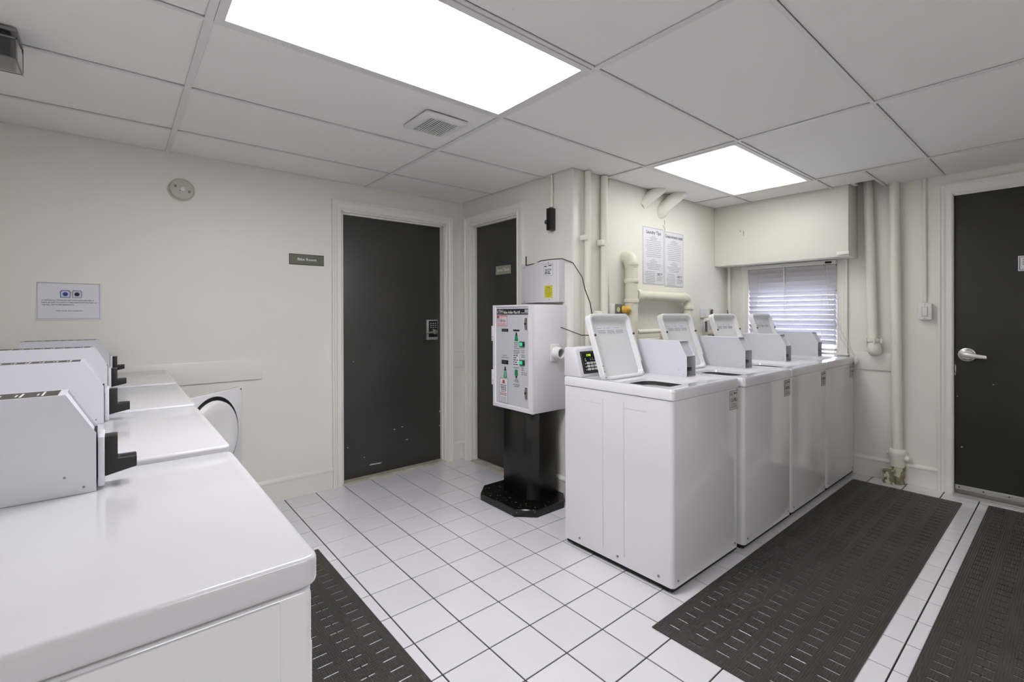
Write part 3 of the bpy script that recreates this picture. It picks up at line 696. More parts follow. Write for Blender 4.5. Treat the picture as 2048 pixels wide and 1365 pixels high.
for za, zc in ((1.236, 1.157), (.787, .708)):
    lp = MB(Tf).prism([(VU(-1.172), VV(za)+.002), (VU(-1.203), VV(za)), (VU(-1.203), VV(zc)-.003), (VU(-1.172), VV(zc)), (VU(-1.166), VV((za+zc)/2))], 2, 0, .003).build('lock_plate', PLASTW, vm)
    MB(Tf).prism([(VU(-1.178), VV(za)-.001), (VU(-1.200), VV(za)-.002), (VU(-1.200), VV(zc)), (VU(-1.178), VV(zc)+.001), (VU(-1.171), VV((za+zc)/2))], 2, .003, .006).build('lock_insert', GREY, lp)
    MB(Tf).cyl((VU(-1.183), VV((za+zc)/2), .006), (VU(-1.183), VV((za+zc)/2), .010), .007, 12).build('keyhole', BLACK, lp)
# side cup (card return knob) on the -y side
TK = FY(0, w0, 0)
MB(TK).box(.150, .948, 0, .232, 1.062, .010).build('cup_flange', PLASTW, vm, bevel=.008)
kc = MB(TK); n = 24
def kr(r, z): return [(p[0], p[1], z) for p in circ(.195, 1.003, r, n)]
kc.ring(kr(.042, .008), kr(.036, .062)); kc.ring(kr(.036, .062), kr(.029, .062)); kc.ring(kr(.029, .062), kr(.027, .025)); kc.cap(kr(.027, .030))
kc.build('cup', PLASTW, vm)
MB(TK).cyl((.195, 1.003, .028), (.195, 1.003, .044), .024, 20).build('cup_insert', GREY, vm)
MB(TK).box(.193, .985, .044, .197, 1.021, .046).build('cup_keyslot', DKGREY, vm)
# red power lead and black drain grommet behind the machine
tag(MB().tube([(1.47, -1.335, .66), (1.475, -1.36, .60), (1.50, -1.37, .52), (1.52, -1.37, .38), (1.485, -1.365, .28), (1.50, -1.40, .20), (1.56, -1.42, .12)], .008, 8).build('red_hose', REDH), 'red hose hanging behind the coin machine and first washer', 'hose')
tag(MB(FY(1.66, Y3-.066, .44)).tube([(0, 0, 0), (0, 0, .05), (0, 0, .058)], .07, 28, radii=[.072, .070, .05]).build('round_vent_cap', BLACK), 'round black cap on the wall behind the first washer', 'cap')

# ------------------------------------------------------------------ coin meter case (shared by washers and dryers)
def meter(parent, M, washer):
    """local x width .08, y forward negative (front at 0, back +.31), z up from the machine top"""
    c = MB(M); L = .31 if washer else .33; hf, ht, sl2 = .112, .190, .043; wdt = .092
    poly = [(0, 0), (0, hf), (sl2, ht), (L, ht), (L, 0)]; t = .0025
    case = MB(M)
    case.prism(poly, 0, 0, t); case.prism(poly, 0, wdt-t, wdt)
    case.box(t, sl2+.001, ht-t, wdt-t, L, ht); case.box(t, L-t, 0, wdt-t, L, ht); case.box(t, 0, 0, wdt-t, L, t)
    o = case.build('meter_case', METER, parent)
    if washer:
        MB(M).prism([(.010, hf-.004), (sl2+.006, ht-.008), (sl2+.008, ht-.006), (.014, hf-.004)], 0, t, wdt-t).build('sloped_panel', METER, o)
        MB(M).box(t, 0, hf-t, wdt-t, .02, hf).build('housing_top', METER, o)
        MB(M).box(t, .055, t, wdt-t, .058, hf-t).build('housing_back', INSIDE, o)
        MB(M).box(.010, .034, .012, .050, .056, hf-.012).build('slide_plate', BLACK, o, bevel=.002)
        MB(M).box(.008, .004, .030, .060, .045, .048).build('coin_slide', BLACK, o, bevel=.002)
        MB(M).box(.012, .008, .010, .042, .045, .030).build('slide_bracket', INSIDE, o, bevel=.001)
        MB(M).cyl((.040, .034, .075), (.040, .028, .075), .010, 14).build('lock_barrel', CHROME, o)
    else:
        MB(M).prism([(.003, hf-.006), (sl2+.003, ht-.003), (sl2+.006, ht-.003), (.006, hf-.008)], 0, .004, wdt-.004).build('sloped_panel', METER, o)
        MB(M).box(.004, -.012, .006, wdt-.002, -.002, hf-.010).build('front_panel', METER, o, bevel=.002)
        MB(M).box(.002, 0, .002, wdt-.002, .004, hf-.002).build('front_gap', DARKV, o)
        f = -.012
        MB(M).prism([(f, .020), (f, .098), (f-.020, .098), (f-.020, .052), (f-.050, .052), (f-.050, .031)], 0, .020, .062).build('coin_slide', BLACK, o, bevel=.0015)
        MB(M).box(.037, f-.050, .0518, .045, f-.024, .0526).build('coin_slot', DARKV, o)
    sc = MB(M)
    for (yy, z_) in ((.045, .035), (.018, .012)):
        sc.cyl((-.0012, yy, z_), (.001, yy, z_), .0022, 8)
    sc.build('screws', GREY, o, kind='stuff')
    return o

# ------------------------------------------------------------------ washers
WH = .918
def sticker(parent, T, u, v, wd, h, num):
    s = MB(T).prism(rrect(u, v, u+wd, v+h, .004, 2), 2, 0, .0005).build('asset_sticker', INK, parent)
    MB(T).prism(rrect(u+.002, v+.002, u+wd-.002, v+h-.002, .003, 2), 2, .0005, .0008).build('sticker_paper', mat('silver_label', (196, 196, 192), .4), s)
    TT2 = T @ Matrix.Translation((0, 0, .0009))
    text(num, TT2, u+wd/2, v+h*.42, .019, INK, s, width=wd*.72, align='CENTER', bold=.02)
    text('CSC', TT2, u+.006, v+h*.78, .011, INK, s, width=wd*.28, bold=.03)
    lines(TT2, [(u+wd*.48, v+h*.82, wd*.4)], .007, INK, s)
    lines(TT2, [(u+wd*.2, v+h*.28, wd*.6), (u+wd*.12, v+h*.18, wd*.76), (u+wd*.12, v+h*.1, wd*.76)], .004, INKG, s)
def washer(x, yf, label, num, wd=.636):
    t = thing('washing_machine', label, 'washer', (x, yf, 0), 0, 'top loading washers in the row')
    dp = .675; zt = WH; lip = .048
    # cabinet with rounded front vertical edges
    bd = MB(); r = .02
    P = [(.004, dp-.012), (.004, r+.006)]+[(.004+r-r*math.cos(a), .006+r-r*math.sin(a)) for a in [math.pi/2*k/4 for k in range(5)]]+[(wd-.004-r+r*math.sin(a), .006+r-r*math.cos(a)) for a in [math.pi/2*k/4 for k in range(5)]]+[(wd-.004, dp-.012)]
    bd.prism(P, 2, .028, zt-lip-.003)
    bd.build('cabinet', ENAMELS, t, smooth=50)
    for k in (.08, .31, .56):                                # pressed seams and screws of the visible side
        MB().cyl((.0045, k, .06), (.001, k, .06), .006, 10).build('side_screw', GREY, t)
    for k in (.045, wd-.045): MB().cyl((k, .0068, .055), (k, .003, .055), .005, 8).build('front_screw', GREY, t)
    MB().box(.0025, .27, .07, .0045, .272, .83).box(.0025, .40, .07, .0045, .402, .83).box(.0025, .14, .80, .0045, .27, .8015).box(.0025, .402, .80, .0045, .54, .8015).build('pressed_panel_line', mat('enamel_crease', (205, 205, 210), .3), t)
    for a in (.04, wd-.04):
        for b in (.05, dp-.06): MB().cyl((a, b, 0), (a, b, .03), .018, 12).build('foot', RUB, t)
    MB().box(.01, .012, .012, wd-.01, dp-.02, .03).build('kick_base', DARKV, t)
    # top plate with lid well
    tp = MB(); n = 6
    def lp(a, z): return [(p[0], p[1], z) for p in a]
    O0 = rrect(0, 0, wd, dp, .018, n); O1 = rrect(.006, .006, wd-.006, dp-.006, .016, n)
    I0 = rrect(.036, .070, .418, .425, .06, n); I1 = rrect(.050, .084, .404, .411, .055, n); I2 = rrect(.066, .100, .390, .398, .06, n); I3 = rrect(.070, .104, .386, .394, .058, n)
    tp.ring(lp(O0, zt-lip), lp(O0, zt-.008)); tp.ring(lp(O0, zt-.008), lp(O1, zt)); tp.ring(lp(O1, zt), lp(I0, zt)); tp.ring(lp(I0, zt), lp(I1, zt-.012))
    tp.ring(lp(I1, zt-.012), lp(I2, zt-.017)); tp.ring(lp(I2, zt-.017), lp(I3, zt-.031))
    tp.ring(lp(O0, zt-lip), lp(rrect(.004, .004, wd-.004, dp-.004, .016, n), zt-lip))
    tp.build('top_plate', ENAMEL, t, smooth=40)
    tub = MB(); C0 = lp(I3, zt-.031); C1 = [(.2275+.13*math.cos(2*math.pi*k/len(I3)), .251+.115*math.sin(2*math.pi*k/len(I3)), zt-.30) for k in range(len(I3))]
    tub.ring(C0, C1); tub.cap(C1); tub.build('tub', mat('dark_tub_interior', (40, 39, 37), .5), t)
    # console
    cp = [(dp-.125, zt), (dp-.085, zt+.150), (dp-.075, zt+.158), (dp-.01, zt+.158), (dp, zt+.150), (dp, zt)]
    MB().prism(cp, 0, .006, wd-.036).build('console', ENAMEL, t, bevel=.006)
    sv = Vector((0, .040, .150)).normalized(); Tcs = Matrix(((1, 0, 0), (sv.x, sv.y, sv.z), Vector((1, 0, 0)).cross(sv))).transposed().to_4x4(); Tcs.translation = (0, dp-.125, zt)
    pn = MB(Tcs).prism(rrect(.035, .018, .20, .140, .003, 2), 2, 0, .002).build('control_panel', BLACK, t)
    br = MB(Tcs)
    for q in ((.042, .025, .193, .0265), (.042, .1315, .193, .133), (.042, .025, .0435, .133), (.1915, .025, .193, .133)): br.box(q[0], q[1], .002, q[2], q[3], .0026)
    br.build('panel_border', INKG, pn)
    MB(Tcs).box(.075, .108, .002, .120, .127, .003).build('display', mat('display_dark', (40, 46, 20), .3), pn)
    text('190', Tcs @ Matrix.Translation((0, 0, .0035)), .0975, .1115, .012, LED, pn, width=.034, align='CENTER', bold=.03)
    ks = MB(Tcs)
    for rr in range(3):
        for c in range(4): ks.prism(rrect(.072+c*.029, .034+rr*.017, .095+c*.029, .046+rr*.017, .003, 2), 2, .002, .004)
    ks.build('keypad_buttons', PLASTW, pn, kind='stuff')
    lines(Tcs @ Matrix.Translation((0, 0, .0025)), [(.056, .036+.017*k, .012) for k in range(3)]+[(.06, .086, .014), (.062, .096, .008), (.105, .090, .008), (.122, .090, .008), (.139, .090, .008), (.105, .098, .004), (.122, .098, .004)], .004, WHITEINK, pn)
    # lid: opened and leaning back on the console
    hv = Vector((0, .118, .345)).normalized(); nn = Vector((1, 0, 0)).cross(hv)
    TLd = Matrix(((1, 0, 0), tuple(hv), tuple(nn))).transposed().to_4x4(); TLd.translation = (.043, .414, zt-.004)
    ld = MB(TLd); wl, hl = .358, .366
    R0 = rrect(0, 0, wl, hl, .035, n); R1 = rrect(.004, .004, wl-.004, hl-.004, .034, n); R2 = rrect(.014, .012, wl-.014, hl-.014, .028, n); R3 = rrect(.024, .022, wl-.024, hl-.026, .022, n)
    ld.ring(lp(R0, -.032), lp(R0, -.004)); ld.ring(lp(R0, -.004), lp(R1, 0)); ld.ring(lp(R1, 0), lp(R2, -.001)); ld.ring(lp(R2, -.001), lp(R3, -.026)); ld.cap(lp(R3, -.026)); ld.cap(lp(R0, -.032))
    lid = ld.build('lid', LIDIN, t, smooth=40)
    for u in (.010, wl-.010): MB(TLd).cyl((u, .245, -.002), (u, .245, .005), .0065, 12).build('lid_bumper', DKGREY, lid)
    hp = MB(TLd); hp.box(wl-.014, .020, -.004, wl-.006, .085, .002); hp.build('hinge_strap', GREY, lid, bevel=.002)
    for k in range(3): MB(TLd).cyl((.008, .016+k*.03, -.002), (.012, .016+k*.03, .002), .003, 8).build('hinge_screw', DKGREY, lid)
    TLs = TLd @ Matrix.Translation((0, 0, -.0256))
    wp = MB(TLs)
    for k in range(3): wp.box(.070+k*.077, .252, 0, .144+k*.077, .298, .0004)
    wp.build('warning_label', PAPER, lid)
    rows = []
    for k in range(3):
        rows += [(.074+k*.077, .288, .034), (.132+k*.077, .289, .006)]+[(.074+k*.077, .275-.0055*j, .064) for j in range(4)]
    lines(TLs @ Matrix.Translation((0, 0, .0005)), rows, .0022, INKG, lid)
    # coin meter on the right half
    meter(t, Matrix.Translation((.455, .198, zt+.0005)), True)
    sticker(t, FY(0, .0055, 0), wd-.098, zt-lip-.112, .088, .098, num)
    return t
YW = -2.34
washer(1.022, -2.318, 'white top-loading washer at the end of the row beside the coin machine', '123-FNU')
washer(1.670, YW, 'white top-loading washer, second in the row from the coin machine', '124-FNU')
washer(2.309, YW, 'white top-loading washer, third in the row from the coin machine', '124-PNU')
washer(2.947, YW, 'white top-loading washer at the end of the row against the window wall', '121-FNU')

# ------------------------------------------------------------------ dryers
def dryer(y, zt, label, open_door=False, wd=.677):
    t = thing('tumble_dryer', label, 'dryer', (-.648, y, 0), math.pi/2, 'dryers in the row')
    dp = .72; lip = .042
    MB().box(.006, .008, .03, wd-.006, dp, zt-lip-.003).build('cabinet', ENAMELS, t, bevel=.012, seg=3)
    MB().prism(rrect(.0, 0, wd, dp, .022, 5), 2, zt-lip, zt).build('top_plate', mat('white_enamel_darkened', (208, 207, 212), .16, coat=.3, bump=(9, .02, .002)), t, bevel=.007, seg=4, smooth=50)  # top's white darkened in colour to offset the bright light falling on it
    sp = MB().box(.002, .052, .06, .0075, dp-.03, zt-lip-.008).build('side_panel', ENAMELS, t, bevel=.002)
    e = MB(frame((.0018, .26, .40), (0, 1, 0), (0, 0, 1)))
    A = rrect(0, 0, .3, .38, .03, 5); B = rrect(.006, .006, .294, .374, .027, 5)
    e.ring([(p[0], p[1], 0) for p in A], [(p[0], p[1], 0) for p in B]); e.build('pressed_outline', mat('enamel_crease', (205, 205, 210), .3), sp, fix=False)
    for a in (.05, wd-.05):
        for b in (.06, dp-.06): MB().cyl((a, b, 0), (a, b, .035), .018, 12).build('foot', RUB, t)
    # front bulkhead, drum mouth and door
    TF = FY(0, .008, 0)
    MB(TF).prism(circ(wd/2, .62, .19, 32), 2, -.0005, .001).build('drum_mouth', DARKV, t)
    hx = wd-.09; dw, dz0, dz1 = .455, .40, .862
    if open_door:
        ang = math.radians(180-138)
        u = Vector((math.sin(math.radians(48)), -math.cos(math.radians(48)), 0))   # local direction the open door points to
        TD_ = Matrix((tuple(u), (0, 0, 1), tuple(Vector(u).cross(Vector((0, 0, 1)))))).transposed().to_4x4(); TD_.translation = (hx-.02, -.004, 0)
    else:
        TD_ = Matrix(((-1, 0, 0), (0, 0, 1), (0, 1, 0))).transposed().to_4x4(); TD_.translation = (hx, -.014, 0)
    sgn = -1 if open_door else 1
    d = MB(TD_)
    if open_door:
        d.prism(rrect(0, dz0, dw, dz1, .012, 3), 2, -.030, 0)
    else:
        d.prism(rrect(0, dz0, dw, dz1, .012, 3), 2, -.012, .012)
    do = d.build('door', ENAMELS, t, bevel=.003)
    if open_door:
        c = (dw*.47, .640)
        def cr(r, z): return [(p[0], p[1], z) for p in circ(c[0], c[1], r, 40)]
        g = MB(TD_); g.ring(cr(.206, .0008), cr(.178, .0008)); g.build('door_seal', BLACK, do, fix=False)
        p = MB(TD_); p.ring(cr(.186, .001), cr(.182, .014)); p.ring(cr(.182, .014), cr(.168, .022)); p.ring(cr(.168, .022), cr(.120, .008)); p.cap(cr(.120, .008)); p.build('door_plug', PLASTW, do, smooth=60)
        MB(TD_).cyl((dw-.012, dz1-.012, 0), (dw-.012, dz1-.012, .004), .004, 8).build('door_screw', DKGREY, do)
        MB(TD_).box(dw-.002, .655, -.018, dw+.006, .675, -.008).build('door_catch', DKGREY, do)
    else:
        MB().box(hx-dw+.02, -.035, .60, hx-dw+.035, -.026, .70).build('door_handle', PLASTW, do, bevel=.003)
    # console and coin meter
    MB().prism([(dp-.12, zt), (dp-.09, zt+.15), (dp-.01, zt+.15), (dp-.01, zt)], 0, .006, wd-.006).build('console', ENAMEL, t, bevel=.006)
    mo = meter(t, Matrix.Translation((.528, .252, zt+.0005)), False)
    MB().box(.534, .306, zt+.1902, .612, .57, zt+.1910).build('instruction_strip', mat('dark_label', (70, 68, 60), .5), mo)
    rr = []
    Tm = frame((.540, .312, zt+.1912), (0, 1, 0), (-1, 0, 0))
    for k in range(9): rr += [(.018+.026*k, -.046, .003), (.023+.026*k, -.042, .003)]
    mb = MB()
    for k in range(8):
        y0 = .326+.029*k; mb.box(.542, y0, zt+.1910, .600-.008*(k % 3), y0+.003, zt+.1913); mb.box(.552, y0+.007, zt+.1910, .575+.003*(k % 2), y0+.0095, zt+.1913)
    mb.build('strip_lettering', WHITEINK, mo, kind='stuff')
    return t
YD = -2.778; PD = .684
dryer(YD, .917, 'white dryer at the open end of the dryer row with a bare side panel')
dryer(YD+PD, .929, 'white dryer, second from the open end of the dryer row')
dryer(YD+2*PD, .935, 'white dryer with its round-plug door swung open', True)
dryer(YD+3*PD, .939, 'white dryer at the far end of the row against the cream wall')

# ------------------------------------------------------------------ rubber mats
def rubber_mat_obj(x0, y0, x1, y1, along, m, label, cols=6):
    mb = MB(); t = .0045
    L = (x1-x0) if along == 0 else (y1-y0); Wd = (y1-y0) if along == 0 else (x1-x0)
    def bx(l0, w0_, l1, w1_):
        if along == 0: mb.box(l0, w0_, .0008, l1, w1_, t)
        else: mb.box(w0_, l0, .0008, w1_, l1, t)
    pitch = Wd/(cols+.35); sl_len = pitch*.56; sw_ = .0095; step = .0600
    wpos = .35*pitch/2+(pitch-sl_len)/2; prev = 0
    for c in range(cols):
        a = wpos+c*pitch; b = a+sl_len
        bx(0, prev, L, a); prev = b
        off = .035+(step/2 if c % 2 else 0); l = 0; q = off
        while q+sw_ < L-.03:
            bx(l, a, q, b); l = q+sw_; q += step
        bx(l, a, L, b)
    bx(0, prev, L, Wd)
    o = mb.build('rubber_mat', m); o.location = (x0, y0, 0)
    return tag(o, label, 'mat', 'ribbed rubber floor mats')
rubber_mat_obj(.772, -2.975, 3.405, -2.372, 0, MATX, 'black ribbed rubber mat with slots lying along the washers')
rubber_mat_obj(.9, -3.70, 3.488, -3.093, 0, MATX, 'black ribbed rubber mat lying in front of the exit door')
rubber_mat_obj(-.648, -3.55, -.047, -.86, 1, MATY, 'black ribbed rubber mat with slots lying along the dryers')

# ------------------------------------------------------------------ pipes on the washer wall
def pipe(name, pts, r, label, m=PIPE, n=14, radii=None):
    return tag(MB().tube(pts, r, n, radii=radii).build(name, m), label, 'pipe')
yp = Y3-.03
pa = thing('riser_pipe', 'slim painted riser pipe beside the corner strip of the washer wall', 'pipe', (1.575, yp, 0))
MB().tube([(.012, 0, .0), (.0, 0, 1.5), (.006, 0, CZ-.002)], .022, 12).build('tube', PIPE, pa)
MB().box(-.045, -.018, 1.755, -.018, .028, 1.79).build('clip', PIPE, pa, bevel=.004)
pb2 = thing('riser_pipe', 'painted riser pipe running down the washer wall beside a chain-like cable', 'pipe', (1.752, yp, 0))
MB().tube([(0, 0, 0), (-.004, 0, 1.4), (.002, 0, CZ-.002)], .026, 14).build('tube', PIPE, pb2)
MB().box(-.05, -.02, 1.735, -.02, .028, 1.775).build('clip', PIPE, pb2, bevel=.004)
MB().box(.024, -.01, 1.74, .043, .028, 1.785).build('clip', PIPE, pb2, bevel=.004)
pts = [(1.838, Y3-.012, CZ-.004), (1.815, Y3-.010, 2.14), (1.806, Y3-.010, 2.05), (1.808, Y3-.010, 1.8), (1.808, Y3-.010, 1.55), (1.818, Y3-.010, 1.45), (1.828, Y3-.012, 1.33)]
pipe('flex_conduit', pts, .009, 'thin painted flexible conduit running from the ceiling to the outlet box', n=8)
ob = thing('outlet_box', 'painted outlet box with a yellow plug behind the first washer lid', 'outlet', (1.80, Y3, 1.245))
MB(TT).box(0, 0, 0, .10, .085, .055).build('box', PIPE, ob, bevel=.006)
MB(TT).box(.035, .0, .055, .135, .085, .061).build('cover_plate', GREY, ob, bevel=.003)
MB(TT).cyl((.066, .045, .061), (.066, .045, .064), .018, 16).build('socket', mat('ivory_socket', (205, 205, 160), .4), ob)
MB(TT).tube([(.115, .045, .061), (.125, .045, .085), (.143, .045, .090), (.155, .035, .088), (.160, .01, .08)], .02, 12, radii=[.026, .026, .022, .014, .007]).build('plug', YELPLUG, ob)
# PVC waste pipes
yv = -1.372
pv = thing('waste_pipe', 'thick cream waste pipe with elbow rising out of the wall above the first washer', 'pipe', (2.020, yv, 0))
MB().tube([(0, 0, .55), (0, 0, 1.62)], .046, 20).build('tube', PVC, pv)
MB().tube([(0, 0, 1.60)]+bend((0, 0, 1.60), (0, 0, 1.675), (0, .06, 1.675), .05, 8)+[(0, .060, 1.675)], .049, 20).build('elbow', PVC, pv)
for z in (1.625, 1.50, 1.355): MB().cyl((0, 0, z-.014), (0, 0, z+.014), .053, 20).build('coupling', PVC, pv, bevel=.003)
MB().tube([(.045, 0, 1.395), (.09, 0, 1.395)], .05, 20).build('tee_collar', PVC, pv, bevel=.003)
br_ = MB(); el = [(.05, 0, 1.395), (.70, 0, 1.393)]+bend((.70, 0, 1.393), (.78, 0, 1.393), (.78, 0, 1.29), .055, 7)+[(.78, 0, 1.1)]
br_.tube(el, .038, 18).build('branch_pipe', PVC, pv)
MB().tube([(.68, 0, 1.393), (.71, 0, 1.393)], .045, 18).build('coupling', PVC, pv, bevel=.003)
MB().tube([(.78, 0, 1.325), (.78, 0, 1.295)], .047, 18).build('coupling', PVC, pv, bevel=.003)
# capped stub, shelf rail and valve clusters behind the lids
pipe('capped_stub_pipe', [(1.665, Y3-.045, .60), (1.665, Y3-.045, 1.255), (1.665, Y3-.045, 1.275), (1.665, Y3-.045, 1.28)], .034, 'short capped painted pipe stub behind the first washer lid', radii=[.034, .034, .028, .018])
sp_ = thing('supply_pipe', 'painted water supply pipe with tee and brass valve beside the first washer', 'pipe', (1.60, -1.425, 0))
MB().tube([(-.04, 0, 1.115), (.12, 0, 1.115)], .016, 12).build('cross_pipe', PIPE, sp_)
MB().tube([(-.03, 0, 1.115), (-.03, 0, .7)], .015, 12).build('drop_pipe', PIPE, sp_)
MB().tube([(.06, 0, 1.10), (.075, -.01, 1.05), (.09, -.02, 1.00), (.12, -.04, .90)], .012, 10).build('hose', BRASS, sp_)
tag(MB().prism([(Y3-.012, 1.115), (Y3-.0, 1.13), (Y3, 1.06), (Y3-.075, 1.06), (Y3-.075, 1.072), (Y3-.012, 1.078)], 0, 2.09, 2.66).build('shelf_angle', PIPE, bevel=.003), 'painted angle rail on the wall behind the washer lids', 'rail')
pipe('hose_rail', [(2.09, Y3-.06, 1.125), (2.66, Y3-.06, 1.125)], .018, 'horizontal painted pipe along the wall behind the washer lids')
pg = thing('power_plug', 'black and beige plug behind the second washer lid', 'plug', (2.38, -1.47, 1.05))
MB().box(-.06, 0, 0, .0, .06, .055).build('adapter', mat('beige_plastic', (200, 190, 165), .5), pg, bevel=.006)
MB().tube([(.0, .02, .03), (.03, .015, .045), (.05, .0, .02), (.06, -.02, -.05)], .02, 10, radii=[.024, .024, .016, .010]).build('cord_end', BLACK, pg)
vc = thing('water_valve', 'blue handled water valve cluster between the second and third washer lids', 'valve', (3.16, Y3, 1.05))
MB().tube([(-.06, -.05, .155), (.10, -.05, .158)], .014, 12).build('upper_pipe', PIPE, vc)
MB().tube([(.085, -.05, .14), (.085, -.05, .185), (.085, -.05, .205)], .02, 12, radii=[.018, .024, .012]).build('upper_valve', BRASS, vc)
MB().tube([(-.02, -.04, .15), (-.03, -.05, .05)], .010, 8).build('strap', DKGREY, vc)
MB().tube([(-.03, -.05, .04), (.06, -.06, .035)], .022, 12).build('lower_valve', mat('aged_cream_fitting', (206, 196, 172), .5), vc)
MB().tube([(.05, -.065, .018), (.10, -.075, .016)], .014, 12).build('hose_nut', BLACK, vc)
hw = MB(frame((.10, -.085, .042), (1, 0, 0), (0, 0, 1)))
hw.tube([(.026*math.cos(a), .030*math.sin(a), 0) for a in [2*math.pi*k/20 for k in range(21)]], .007, 8, caps=False)
hw.box(-.026, -.003, -.004, .026, .003, .004).box(-.003, -.03, -.004, .003, .03, .004)
hw.build('handle_wheel', BLUE, vc)
MB().tube([(.10, -.08, .03), (.17, -.09, .015)], .012, 10).build('outlet_stub', PIPE, vc)
MB().box(-.05, -.012, .175, .04, -.002, .25).build('paper_tag', PAPER, vc)
hk = MB().tube([(3.30, Y3-.012, 1.20), (3.30, Y3-.012, 1.285), (3.302, Y3-.018, 1.297)], .011, 8).build('wall_hook', mat('dull_brown_steel', (96, 90, 80), .5), smooth=60)
tag(hk, 'short dull metal hook on the wall above the third washer lid', 'hook')
an = thing('wire_antenna', 'thin black wire antenna standing above the third washer lid', 'antenna', (3.52, Y3-.05, 1.13))
MB().tube([(.03, 0, 0), (.0, 0, .165)], .003, 6).build('whip', BLACK, an)
MB().tube([(.012, 0, .10), (.006, 0, .14)], .006, 8).build('sleeve', BLACK, an)
# slim pipe in the window corner
pipe('corner_pipe', [(3.572, -1.355, 0.2), (3.575, -1.352, 1.2), (3.573, -1.350, 1.694)], .013, 'slim painted pipe in the corner beside the window casing', n=10)
# two diagonal pipes disappearing through the ceiling
pipe('diagonal_pipe', [(2.262, Y3+.03, 2.105), (2.32, Y3-.02, 2.17), (2.395, Y3-.075, 2.245)], .045, 'short painted pipe slanting from the wall into the ceiling beside its thicker twin', m=WALLR, n=18)
d_ = thing('diagonal_pipe', 'thicker painted pipe with collar slanting from the wall into the ceiling', 'pipe', (2.53, Y3, 2.06))
MB().tube([(-.04, .03, .01), (.03, -.045, .10), (.10, -.11, .185)], .050, 18).build('tube', WALLR, d_)
MB().tube([(-.055, .04, -.03), (-.03, .012, .02), (-.01, -.01, .05)], .060, 18, radii=[.030, .060, .057]).build('collar', WALLR, d_)

# ------------------------------------------------------------------ pipes, conduit and switch on the right wall
xw = XR-.045
p1 = thing('drop_pipe', 'painted pipe dropping from the ceiling to a flanged rounded cap on the window wall', 'pipe', (xw, -2.440, 0))
MB().tube([(0, .012, 2.30), (0, -.022, 1.04)], .031, 18).build('tube', PIPE, p1)
MB().tube([(0, -.022, 1.065), (0, -.022, 1.04)], .045, 18).build('flange', PIPE, p1, bevel=.004)
for k in range(6):
    a = math.pi/3*k+.3
    MB().tube([(.050*math.cos(a), -.022+.055*math.sin(a), 1.068), (.050*math.cos(a), -.022+.055*math.sin(a), 1.034)], .009, 8).build('bolt', PIPE, p1)
MB().tube([(0, -.022, 1.04), (0, -.024, 1.02), (0, -.028, .985), (0, -.036, .955), (0, -.040, .940), (0, -.042, .935)], .04, 20, radii=[.036, .044, .048, .040, .022, .004]).build('cap', PIPE, p1, smooth=70)
MB().tube([(0, -.035, .975), (.04, -.035, .975)], .036, 16).build('elbow_stub', PIPE, p1)
p2 = thing('radiator_riser', 'tall painted riser pipe with a flaking iron foot on the window wall', 'pipe', (xw, -2.608, 0))
MB().tube([(0, .020, 2.30), (0, .006, 1.1), (0, 0, .17)], .0315, 18).build('tube', PIPE, p2)
MB().tube([(0, 0, .255), (0, 0, .245), (0, 0, .225), (0, 0, .205), (0, 0, .165), (0, 0, .12)], .05, 20, radii=[.040, .052, .056, .053, .046, .040]).build('fitting', PIPE, p2, smooth=60)
MB().tube([(0, -.03, .20), (-.005, -.068, .19), (-.005, -.078, .188)], .02, 10, radii=[.024, .022, .010]).build('side_plug', PIPE, p2)
MB().tube([(0, .03, .215), (-.005, .062, .215)], .018, 10, radii=[.02, .012]).build('side_plug', PIPE, p2)
def crusty(name, c, r, z0, z1, seed, parent):
    rg = random.Random(seed); mb = MB(); n = 18; rings = []
    for k in range(7):
        z = z0+(z1-z0)*k/6
        rings.append([(c[0]+r*rg.uniform(.82, 1.12)*math.cos(2*math.pi*j/n), c[1]+r*rg.uniform(.82, 1.12)*math.sin(2*math.pi*j/n), z+rg.uniform(-.004, .004)*(0 < k)) for j in range(n)])
    for A, B in zip(rings[:-1], rings[1:]): mb.ring(A, B)
    mb.cap(rings[0]); mb.cap(rings[-1]); return mb.build(name, RUST, parent, smooth=20)
crusty('rusty_foot', (-.002, 0), .044, 0.001, .125, 3, p2)
crusty('rusty_stub', (-.050, .040), .036, 0.001, .105, 8, p2)
pipe('switch_conduit', [(XR-.011, -2.757, CZ+.03), (XR-.011, -2.760, 1.34)], .0105, 'thin painted conduit running down to the light switch', n=10)
ls = thing('light_switch', 'white surface mounted rocker light switch beside the exit door', 'switch', (XR, -2.727, 1.212))
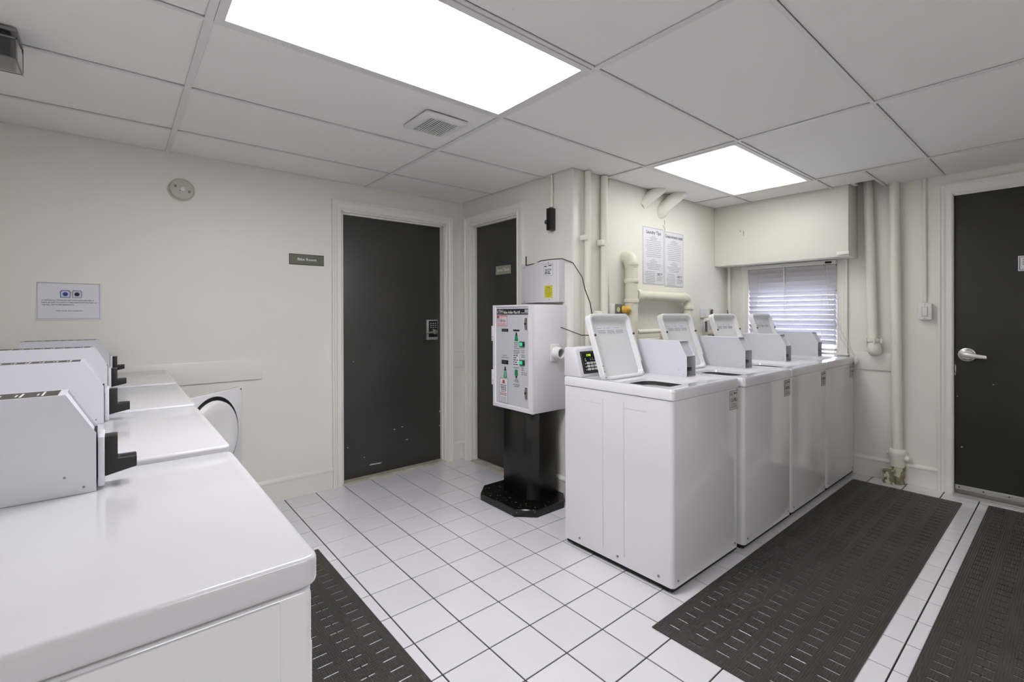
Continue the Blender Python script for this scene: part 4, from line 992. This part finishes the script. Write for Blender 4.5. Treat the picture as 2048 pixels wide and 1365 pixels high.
MB(TS).box(0, 0, 0, .074, .117, .045).build('box', PLASTW, ls, bevel=.003)
MB(TS).box(.001, .001, .045, .073, .116, .049).build('cover_plate', PLASTW, ls, bevel=.002)
MB(TS).box(.021, .025, .049, .053, .092, .051).build('rocker_frame', GREY, ls)
MB(TS).box(.023, .027, .050, .051, .090, .055).build('rocker', PLASTW, ls, bevel=.002)
for vv in (.010, .106): MB(TS).cyl((.037, vv, .049), (.037, vv, .051), .003, 8).build('plate_screw', GREY, ls)

# ------------------------------------------------------------------ wear: chips and scratches with a shape of their own
def flecks(name, T, spots, m, parent):
    mb = MB(T)
    for u, v_, a, b in spots:
        mb.add([(u, v_, .0006), (u+a, v_-b*.3, .0006), (u+a*1.1, v_+b*.6, .0006), (u+a*.2, v_+b, .0006)], [(0, 1, 2, 3)])
    return mb.build(name, m, parent, fix=False, kind='stuff')
CHIP = mat('bare_white_paint', (206, 204, 198), .6)
flecks('paint_chips', FY(0, .051, 0), [(.83, .335, .014, .006), (.895, .345, .018, .005), (.935, .235, .020, .005), (1.252, .42, .008, .016), (1.250, .30, .007, .010), (.455, .255, .006, .008), (.50, .90, .006, .005), (.62, .02+.07, .10, .008), (.58, .16, .012, .004)], CHIP, d1)
flecks('paint_chips', FX(XR+.006, 0, 0), [(2.915, .86, .006, .05), (2.914, .83, .005, .02), (2.925, .68, .006, .004), (2.945, .33, .010, .006), (3.10, .78, .006, .004)], CHIP, d3)
SCR = mat('dark_scratch', (92, 90, 84), .7)
ws = bpy.data.objects['wall_soffit']
flecks('scratches', FX(3.3696, 0, 0), [(1.545, 1.985, .004, .020), (1.575, 1.955, .004, .045)], SCR, ws)
wb = bpy.data.objects['wall_washer']
MB(FY(0, Y3-.001, 0)).tube([(2.545, 2.02, 0), (2.552, 2.00, 0), (2.549, 1.985, 0)], .0016, 5).tube([(2.530, 1.975, 0), (2.552, 1.955, 0), (2.556, 1.935, 0)], .0016, 5).build('plaster_cracks', SCR, wb, kind='stuff')
